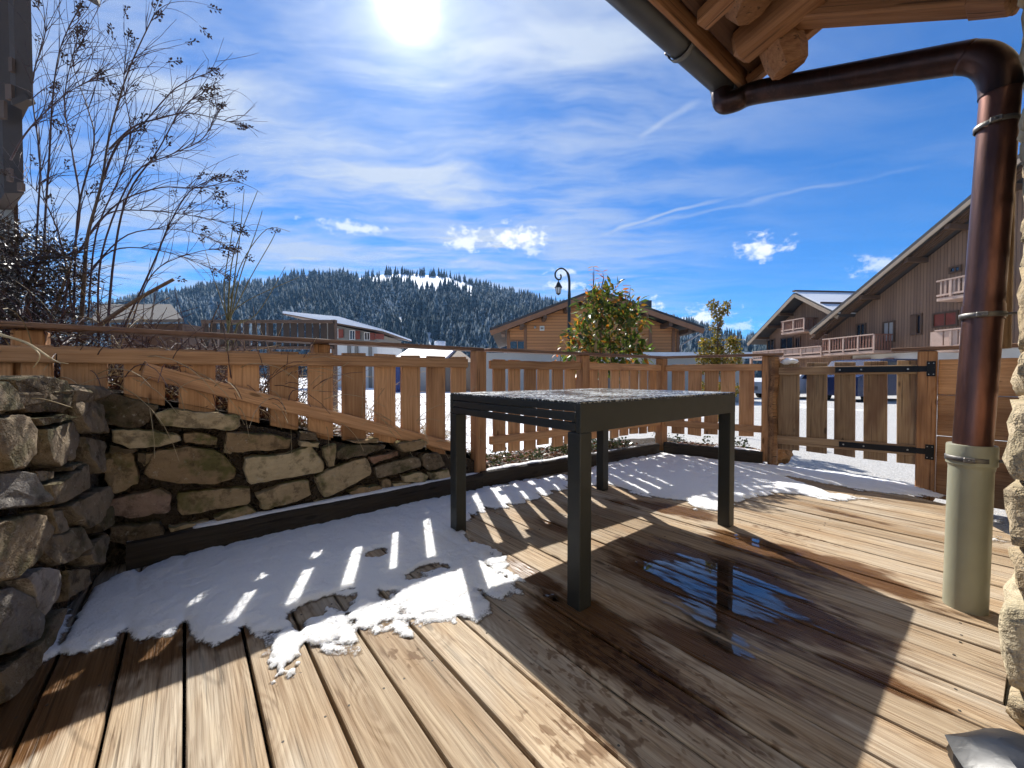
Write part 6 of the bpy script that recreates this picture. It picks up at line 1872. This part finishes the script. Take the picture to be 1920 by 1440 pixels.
bud = thing('bare_shrub', 'tall bare shrub with brown seed heads rising behind the stone wall', 'shrub', V(150, 650, 2.25))
BST = [  # main stems (pixels on the photograph, measured on the shrub's depth), radius at base and tip
    ([(150, 640), (158, 520), (165, 440), (190, 345), (205, 255), (240, 135), (290, 25)], .016, .003),
    ([(190, 345), (222, 268), (268, 232), (330, 165), (395, 135)], .009, .0025),
    ([(205, 280), (250, 238), (300, 222), (352, 212), (420, 226), (446, 234)], .008, .002),
    ([(80, 640), (84, 430), (92, 300), (100, 170), (115, 85), (145, 22)], .010, .0025),
    ([(20, 300), (45, 255), (80, 215), (130, 172), (185, 145)], .008, .002),
    ([(150, 470), (200, 402), (280, 395), (380, 408), (432, 422)], .008, .002),
    ([(160, 450), (220, 382), (300, 352), (380, 352), (448, 331)], .008, .002),
    ([(200, 640), (214, 480), (240, 365), (296, 282), (340, 205), (384, 172)], .010, .0022),
    ([(110, 640), (132, 500), (150, 385), (131, 260), (121, 180), (148, 60)], .009, .0022),
    ([(138, 600), (146, 400), (176, 272), (165, 205), (138, 125), (150, 85)], .008, .002),
    ([(220, 640), (285, 500), (318, 420), (355, 360), (400, 335)], .008, .002),
    ([(185, 640), (190, 480), (250, 330), (320, 290), (380, 260), (410, 200)], .008, .002),
    ([(165, 600), (180, 440), (225, 330), (245, 250), (232, 160), (240, 75)], .007, .002),
    ([(140, 620), (120, 480), (95, 400), (60, 350), (20, 330)], .007, .002),
    ([(175, 500), (240, 440), (330, 430), (400, 450), (430, 470)], .006, .002),
    ([(60, 640), (70, 420), (75, 300), (60, 160), (85, 60), (70, 10)], .008, .002),
    ([(240, 640), (262, 560), (300, 500), (380, 470), (420, 470)], .006, .002),
    ([(150, 540), (210, 470), (300, 470), (390, 500), (425, 520)], .006, .002)]
tips, allp = [], []
for pts, r0, r1 in BST:
    p = stem_px(pts, 2.25, .10)
    v, f = tube_geo(p, taper(len(p), r0 * .7, r1 * .7), 6)
    mesh('stem', v, f, M_BARK if r0 > .012 else M_TWIG, bud, True)
    tips.append((p[-1], (p[-1] - p[-4]).normalized()))
    allp += [(p[i], (p[min(i + 1, len(p) - 1)] - p[i - 1]).normalized()) for i in range(len(p) // 3, len(p) - 1)]
tw = MB()
def arc(p, d, L, droop, r, n=7):
    out = [p.copy()]; d = d.normalized()
    for k in range(n):
        d = (d + Vector((0, 0, droop)) + jitter(.06)).normalized(); out.append(out[-1] + d * (L / n))
    return out
twig_tips = []
for k in range(460):
    p, d = rp_.choice(allp)
    side = Vector((rp_.uniform(-.3, 1.0), rp_.uniform(-.5, .5), rp_.uniform(-.05, .9)))
    dd = (d * .7 + side * .8)
    L = rp_.uniform(.10, .42) if p.x < -1.9 else rp_.uniform(.06, .20)
    a = arc(p, dd, L, rp_.choice((rp_.uniform(-.20, -.06), rp_.uniform(-.05, .12))), .002, 9)
    v, f = tube_geo(a, taper(len(a), .0021, .0008), 3, False); tw.add(v, f)
    twig_tips.append((a[-1], (a[-1] - a[-2]).normalized()))
    if rp_.random() < .6:
        q = a[rp_.randrange(2, len(a) - 1)]
        b = arc(q, dd + jitter(.8), L * .6, rp_.uniform(-.22, .12), .001, 7); v, f = tube_geo(b, taper(len(b), .0014, .0007), 3, False); tw.add(v, f)
        twig_tips.append((b[-1], (b[-1] - b[-2]).normalized()))
o = tw.build('twigs', M_TWIG, bud); o['kind'] = 'stuff'
# seed heads: little clusters of capsules
def seed_cluster(seed, n=16, L=.085):
    r = random.Random(seed); m = MB()
    for k in range(n):
        t = k / n; a = r.uniform(0, 6.28)
        c = Vector((math.cos(a) * .012 * (1.2 - t), math.sin(a) * .012 * (1.2 - t), t * L)); ax = Vector((math.cos(a), math.sin(a), .9)).normalized()
        v, f = tube_geo([c, c + ax * .006, c + ax * .014], [.0022, .0045, .0012], 5); m.add(v, f)
    v, f = tube_geo([Vector((0, 0, -.01)), Vector((0, 0, L))], [.002, .001], 4); m.add(v, f)
    return mesh_data('seed_head', m.v, m.f, M_SEED)
SC = [seed_cluster(i, 13 + 2 * i, .06 + .012 * i) for i in range(4)]
sel = tips + [t for t in tips for _ in range(2)] + rp_.sample(twig_tips, 60)
for p, d in sel:
    if p.z < 1.25 and rp_.random() < .6: continue
    dd = (d + Vector((.35, 0, 0)) + jitter(.45)).normalized()
    M = Matrix.Translation(p + jitter(.02)) @ dd.to_track_quat('Z', 'Y').to_matrix().to_4x4() @ Matrix.Scale(rp_.uniform(.6, 1.05), 4)
    link(bpy.data.objects.new('seed_head', rp_.choice(SC)), bud, M)
# thick dead branch leaning over the fence
db = thing('dead_branch', 'thick bare brown branch slanting up from behind the fence', 'branch', V(180, 640, 1.95))
p = stem_px([(150, 640), (200, 600), (260, 560), (325, 524)], 1.95, .02); v, f = tube_geo(p, taper(len(p), .013, .008), 8); mesh('stem', v, f, M_BARK, db, True)
st_ = thing('pale_stick', 'pale broken stick lying over the wall end of the fence', 'stick', V(60, 650, 1.2))
p = stem_px([(-30, 612), (0, 627), (50, 643), (95, 672)], 1.22, .01); v, f = tube_geo(p, taper(len(p), .0065, .0025), 7); mesh('stem', v, f, M_STRAW, st_, True)
for pts in (([(95, 672), (110, 679), (128, 682)]), ([(60, 650), (75, 668), (62, 690)])):
    p = stem_px(pts, 1.22, .01); v, f = tube_geo(p, taper(len(p), .0025, .0012), 5); mesh('twig', v, f, M_STRAW, st_, True)
st2 = thing('thin_stalk', 'thin dry stalk hanging down the stones at the left', 'stalk', V(60, 740, 1.12))
p = stem_px([(-10, 728), (30, 745), (80, 748), (135, 764)], 1.12, .01); v, f = tube_geo(p, taper(len(p), .0022, .0010), 5); mesh('stem', v, f, M_STRAW, st2, True)

# evergreen bush at the left edge ---------------------------------------------------------
def leaf_mat(name, c0, c1, rough=.4, transl=.35, c2=None):
    m, N = new_mat(name)
    t = N.new('ShaderNodeAttribute', attribute_name='tint').outputs['Fac']
    oi = N.new('ShaderNodeObjectInfo').outputs['Random']
    fac = N.math('FRACT', N.math('ADD', t, oi))
    cr = N.new('ShaderNodeValToRGB'); N.put(cr.inputs[0], fac); el = cr.color_ramp.elements
    el[0].color = tuple(c0) + (1,); el[1].color = tuple(c1) + (1,); el[1].position = .8
    if c2: e = el.new(.93); e.color = tuple(c2) + (1,)
    N.put(N.b.inputs['Base Color'], cr.outputs[0]); N.b.inputs['Roughness'].default_value = rough
    tr = N.new('ShaderNodeBsdfTranslucent'); N.put(tr.inputs['Color'], N.mix(1.0, cr.outputs[0], (1.6, 1.5, .7, 1), 'MULTIPLY'))
    mx = N.new('ShaderNodeMixShader'); mx.inputs[0].default_value = transl
    N.l.new(N.b.outputs[0], mx.inputs[1]); N.l.new(tr.outputs[0], mx.inputs[2]); N.l.new(mx.outputs[0], N.out.inputs[0])
    return m
def leaf_cloud(name, centers, n, size, seed, mat, parent, aspect=.45, spread=1.0):
    rs = np.random.RandomState(seed)
    C = np.array([[c[0], c[1], c[2]] for c in centers]); Rr = np.array([c[3] for c in centers])
    w = Rr ** 2; k = rs.choice(len(C), n, p=w / w.sum())
    d = rs.normal(size=(n, 3)); d /= np.linalg.norm(d, axis=1)[:, None]
    P = C[k] + d * (Rr[k] * rs.rand(n) ** .45)[:, None]
    u = rs.normal(size=(n, 3)) + d * .8; u[:, 2] -= .2; u /= np.linalg.norm(u, axis=1)[:, None]
    w_ = np.cross(u, rs.normal(size=(n, 3))); w_ /= np.linalg.norm(w_, axis=1)[:, None]
    nn = np.cross(u, w_)
    L = (size * (.6 + .8 * rs.rand(n)))[:, None]
    v = np.stack([P, P + u * L * .5 + w_ * L * aspect * .5 + nn * L * .08, P + u * L, P + u * L * .5 - w_ * L * aspect * .5 + nn * L * .08], 1).reshape(-1, 3)
    f = np.arange(4 * n).reshape(n, 4); f3 = np.concatenate([f[:, [0, 1, 2]], f[:, [0, 2, 3]]])
    return np_mesh(name, v, f3, mat, parent, colors=np.repeat(rs.rand(n), 4))
eg = thing('twiggy_bush', 'dense dark twiggy bush at the left edge behind the wall', 'bush', V(50, 650, 2.0))
cen = []
for (px, py, r) in ((10, 470, .20), (-40, 520, .26), (40, 500, .20), (90, 470, .16), (60, 540, .22), (10, 570, .26), (110, 560, .16), (-60, 600, .3), (60, 600, .2), (120, 480, .11), (-70, 450, .2), (150, 520, .10), (-20, 440, .13), (20, 625, .22), (90, 640, .18)):
    c = V(px, py, 2.15 + rp_.uniform(-.15, .2)); cen.append((c.x, c.y, c.z, r))
M_EG = leaf_mat('dark_evergreen_leaves', (.012, .010, .010), (.045, .032, .024), .4, .15)
leaf_cloud('foliage', cen, 9500, .022, 4, M_EG, eg)['kind'] = 'stuff'
for pts in ([(40, 660), (50, 590), (60, 520), (100, 460)], [(10, 660), (0, 560), (-20, 470)], [(70, 660), (100, 590), (130, 500)]):
    p = stem_px(pts, 2.15, .03); v, f = tube_geo(p, taper(len(p), .014, .005), 6); mesh('trunk', v, f, M_BARK, eg, True)
tg = MB()
for c in cen:
    for k in range(34):
        a = arc(Vector(c[:3]), Vector((rp_.uniform(-1, 1), rp_.uniform(-1, 1), rp_.uniform(-.4, 1))), c[3] * rp_.uniform(1.2, 2.4), -.03, .002, 4); v, f = tube_geo(a, taper(5, .0026, .0009), 3, False); tg.add(v, f)
tg.build('branches', M_TWIG, eg)['kind'] = 'stuff'

# cut-back shrub with straight shoots ------------------------------------------------------
ps = thing('cut_back_shrub', 'cut-back shrub with upright olive shoots behind the fence', 'shrub', V(430, 660, 2.9))
for pts, r0 in (([(425, 690), (428, 600), (430, 540), (440, 470), (483, 358)], .010), ([(430, 600), (440, 520), (450, 440), (458, 355)], .006), ([(428, 620), (450, 520), (478, 440), (492, 395)], .005), ([(428, 620), (420, 540), (436, 430), (440, 380)], .005),
                ([(432, 560), (455, 490), (500, 430), (543, 434 - 0)], .004), ([(430, 600), (470, 520), (510, 450), (520, 425)], .004), ([(420, 690), (395, 620), (412, 570)], .013), ([(430, 690), (445, 610), (470, 600)], .010), ([(400, 690), (380, 640), (350, 600)], .012), ([(428, 600), (400, 520), (385, 470)], .004), ([(430, 590), (470, 560), (560, 520)], .004), ([(428, 610), (480, 590), (535, 500)], .004)):
    p = stem_px(pts, 2.9, .05); v, f = tube_geo(p, taper(len(p), r0, .0018), 6); mesh('shoot', v, f, M_OLIVE if r0 < .011 else M_BARK, ps, True)
# tangle of dry stalks on the bank
dg = MB()
for k in range(620):
    s = rp_.uniform(-.3, 1.9); d = rp_.uniform(.12, .75)
    b_ = MAINP + UL * s - fl_n * d; b_.z = bank_z(b_.x, b_.y)
    a = arc(b_, Vector((rp_.uniform(-1, 1), rp_.uniform(-.6, .6), rp_.uniform(.5, 1.6))), rp_.uniform(.25, .75), rp_.uniform(-.35, -.12), .002, 8)
    v, f = tube_geo(a, taper(len(a), .0030, .0012), 3, False); dg.add(v, f)
o = dg.build('dry_stalks', M_STRAW); tag(o, 'tangle of pale dry stalks arching over the bank', 'dry grass', kind='stuff')
dg = MB()
for k in range(420):
    s = rp_.uniform(-.5, .75); d = rp_.uniform(.10, .45)
    b_ = MAINP + UL * s - fl_n * d; b_.z = bank_z(b_.x, b_.y)
    a = arc(b_, Vector((rp_.uniform(-.8, .8), rp_.uniform(-.6, .6), rp_.uniform(.8, 1.8))), rp_.uniform(.25, .62), rp_.uniform(-.30, -.05), .002, 8)
    v, f = tube_geo(a, taper(len(a), .0034, .0014), 3, False); dg.add(v, f)
o = dg.build('bramble', M_TWIG); tag(o, 'dark tangle of thin bramble twigs at the left of the bank', 'bramble', kind='stuff')

# photinia behind the middle fence ---------------------------------------------------------
PD = 4.55
ph_ = thing('photinia_shrub', 'leafy red and green shrub on a stem behind the middle fence', 'shrub', V(1135, 760, PD))
for pts in ([(1124, 830), (1124, 720), (1126, 640), (1130, 570)], [(1146, 830), (1147, 730), (1145, 660), (1140, 600)], [(1130, 640), (1115, 590), (1112, 510)], [(1130, 620), (1125, 560), (1132, 520)], [(1140, 640), (1165, 600), (1180, 550)], [(1135, 650), (1100, 620), (1085, 590)]):
    p = stem_px(pts, PD, .03); v, f = tube_geo(p, taper(len(p), .018 if pts[0][1] > 800 else .008, .004), 7); mesh('stem', v, f, M_BARK, ph_, True)
p = [V(1110, 800, PD - .1), V(1119, 600, PD - .1)]; bar('stake', p[0], p[1], .028, .028, M_STRAW, ph_, up=(0, 1, 0))
cen = []
for (px, py, r) in ((1135, 620, .24), (1100, 612, .16), (1170, 606, .18), (1130, 665, .24), (1170, 660, .22), (1095, 650, .20), (1140, 575, .20), (1180, 580, .16), (1110, 580, .18), (1190, 640, .12), (1082, 625, .12), (1076, 660, .10), (1200, 600, .09), (1150, 548, .11), (1120, 552, .10), (1198, 665, .10), (1090, 690, .12), (1160, 690, .16), (1110, 690, .16)):
    c = V(px, py, PD + rp_.uniform(-.12, .18)); cen.append((c.x, c.y, c.z, r))
M_PH = leaf_mat('photinia_leaves', (.03, .055, .018), (.11, .15, .04), .42, .5, (.30, .13, .03))
M_PHR = leaf_mat('red_photinia_leaves', (.26, .06, .03), (.42, .19, .04), .42, .55, (.16, .15, .04))
leaf_cloud('inner_foliage', cen, 1300, .095, 9, M_PH, ph_, .38)['kind'] = 'stuff'
def leaf_mesh(name, L, W_, mat, seed):
    r = random.Random(seed); vs, fs = [], []
    for i in range(6):
        t = i / 5; w = W_ * math.sin(math.pi * (t ** .8)) ** .8 if 0 < t < 1 else 0.0004
        bend = -.18 * L * t * t
        vs += [(-w, L * t, bend + .25 * w), (0, L * t, bend - .05 * w), (w, L * t, bend + .25 * w)]
    for i in range(5):
        for j in range(2): fs.append((i * 3 + j, i * 3 + j + 1, (i + 1) * 3 + j + 1, (i + 1) * 3 + j))
    me = mesh_data(name, vs, fs, mat, True)
    at_ = me.attributes.new('tint', 'FLOAT', 'POINT'); at_.data.foreach_set('value', [r.random()] * len(vs))
    return me
LG = [leaf_mesh('leaf', .115, .021, M_PH, i) for i in range(3)]; LR = [leaf_mesh('leaf', .095, .018, M_PHR, i) for i in range(2)]
for k in range(280):
    c = rp_.choice(cen); d = Vector((rp_.gauss(0, 1), -abs(rp_.gauss(0, 1)) * .9, rp_.gauss(0, 1))).normalized()
    p = Vector(c[:3]) + d * c[3] * rp_.uniform(.85, 1.1)
    red = p.z > V(0, 560, PD).z and rp_.random() < .5 or (p.x < V(1090, 600, PD).x and rp_.random() < .5) or rp_.random() < .06
    dd = (d + Vector((0, 0, rp_.uniform(-.7, .3)))).normalized()
    M = Matrix.Translation(p) @ dd.to_track_quat('Y', 'Z').to_matrix().to_4x4() @ Matrix.Rotation(rp_.uniform(-1, 1), 4, 'Y') @ Matrix.Scale(rp_.uniform(.7, 1.2), 4)
    link(bpy.data.objects.new('leaf', rp_.choice(LR if red else LG)), ph_, M)
# long red shoots on top
for (pts) in ([(1112, 545), (1114, 520), (1113, 500)], [(1125, 545), (1132, 525), (1130, 510)], [(1140, 560), (1146, 535)], [(1180, 560), (1182, 538)]):
    p = stem_px(pts, PD, .01); v, f = tube_geo(p, taper(len(p), .004, .002), 5); mesh('shoot', v, f, M_TWIG, ph_, True)
    for q in p[2::2]:
        for sgn in (-1, 1):
            dd = Vector((sgn * rp_.uniform(.5, 1), rp_.uniform(-.5, .5), rp_.uniform(-.1, .5))).normalized()
            link(bpy.data.objects.new('leaf', rp_.choice(LR)), ph_, Matrix.Translation(q) @ dd.to_track_quat('Y', 'Z').to_matrix().to_4x4() @ Matrix.Scale(.75, 4))
# small red seedling left of it
sr = thing('red_leaved_seedling', 'small red-leaved plant beside the street lamp behind the fence', 'plant', V(1055, 700, 4.3))
p = stem_px([(1055, 760), (1052, 690), (1050, 640)], 4.3, .01); v, f = tube_geo(p, taper(len(p), .006, .002), 5); mesh('stem', v, f, M_TWIG, sr, True)
for k in range(26):
    q = V(1052 + rp_.uniform(-11, 11), rp_.uniform(632, 700), 4.3 + rp_.uniform(-.06, .06)); dd = Vector((rp_.uniform(-1, 1), rp_.uniform(-.6, .2), rp_.uniform(-.6, .6))).normalized()
    link(bpy.data.objects.new('leaf', rp_.choice(LR)), sr, Matrix.Translation(q) @ dd.to_track_quat('Y', 'Z').to_matrix().to_4x4() @ Matrix.Scale(rp_.uniform(.6, .95), 4))

# golden columnar shrub behind the short fence ---------------------------------------------
GD = 5.3
gs = thing('golden_shrub', 'yellow-green shrub with a tall twin-topped leader behind the short fence', 'shrub', V(1346, 760, GD))
for pts in ([(1345, 790), (1344, 680), (1346, 620), (1342, 575)], [(1346, 620), (1354, 590), (1361, 568)], [(1345, 700), (1325, 665)], [(1346, 700), (1375, 650)]):
    p = stem_px(pts, GD, .02); v, f = tube_geo(p, taper(len(p), .016, .004), 6); mesh('stem', v, f, M_BARK, gs, True)
cen = []
for (px, py, r) in ((1338, 573, .075), (1345, 590, .075), (1361, 572, .062), (1358, 582, .06), (1347, 606, .06), (1346, 625, .05), (1343, 640, .075), (1336, 612, .045), (1325, 648, .085), (1315, 668, .085), (1335, 668, .12), (1352, 660, .10), (1373, 645, .085), (1382, 662, .085), (1372, 680, .12), (1318, 690, .10), (1345, 690, .14), (1375, 638, .06), (1320, 640, .06), (1330, 730, .14), (1365, 730, .14), (1345, 770, .14)):
    c = V(px, py, GD + rp_.uniform(-.06, .06)); cen.append((c.x, c.y, c.z, r))
M_GO = leaf_mat('golden_green_leaves', (.05, .065, .012), (.26, .20, .04), .4, .4, (.20, .10, .03))
leaf_cloud('foliage', cen, 5200, .036, 12, M_GO, gs, .6)['kind'] = 'stuff'
# ivy and small plants under the middle fence
iv = []
for k in range(60):
    s = rp_.uniform(.1, 2.0); p = B_K + um * s + mn * rp_.uniform(.10, .5); iv.append((p.x, p.y, .12, rp_.uniform(.04, .09)))
for k in range(14):
    p = C_K.lerp(D_K, rp_.random()) + Vector((.05, rp_.uniform(.1, .5), 0)); iv.append((p.x, p.y, .12, rp_.uniform(.04, .08)))
M_IVY = leaf_mat('ivy_leaves', (.012, .025, .010), (.05, .075, .03), .3, .2)
o = leaf_cloud('ground_ivy', iv, 2000, .028, 15, M_IVY, None, .7); tag(o, 'low ivy and weeds along the kerb under the fence', 'ground cover', kind='stuff')

# ------------------------------------------------------------------ mountain air
hv, hf = plain_box((-1600, -60, -8), (1900, 1000, 205))
hz = mesh('haze', hv, hf, None)
hm = bpy.data.materials.new('mountain_haze'); hm.use_nodes = True
HN = NT(hm.node_tree); HN.n.clear()
ho_ = HN.new('ShaderNodeOutputMaterial'); pv = HN.new('ShaderNodeVolumePrincipled')
pv.inputs['Color'].default_value = (.30, .58, 1.0, 1); pv.inputs['Density'].default_value = .00013; pv.inputs['Anisotropy'].default_value = .2
HN.l.new(pv.outputs[0], ho_.inputs['Volume']); hz.data.materials.append(hm)
tag(hz, 'thin blue mountain haze filling the valley air', 'haze', kind='stuff')
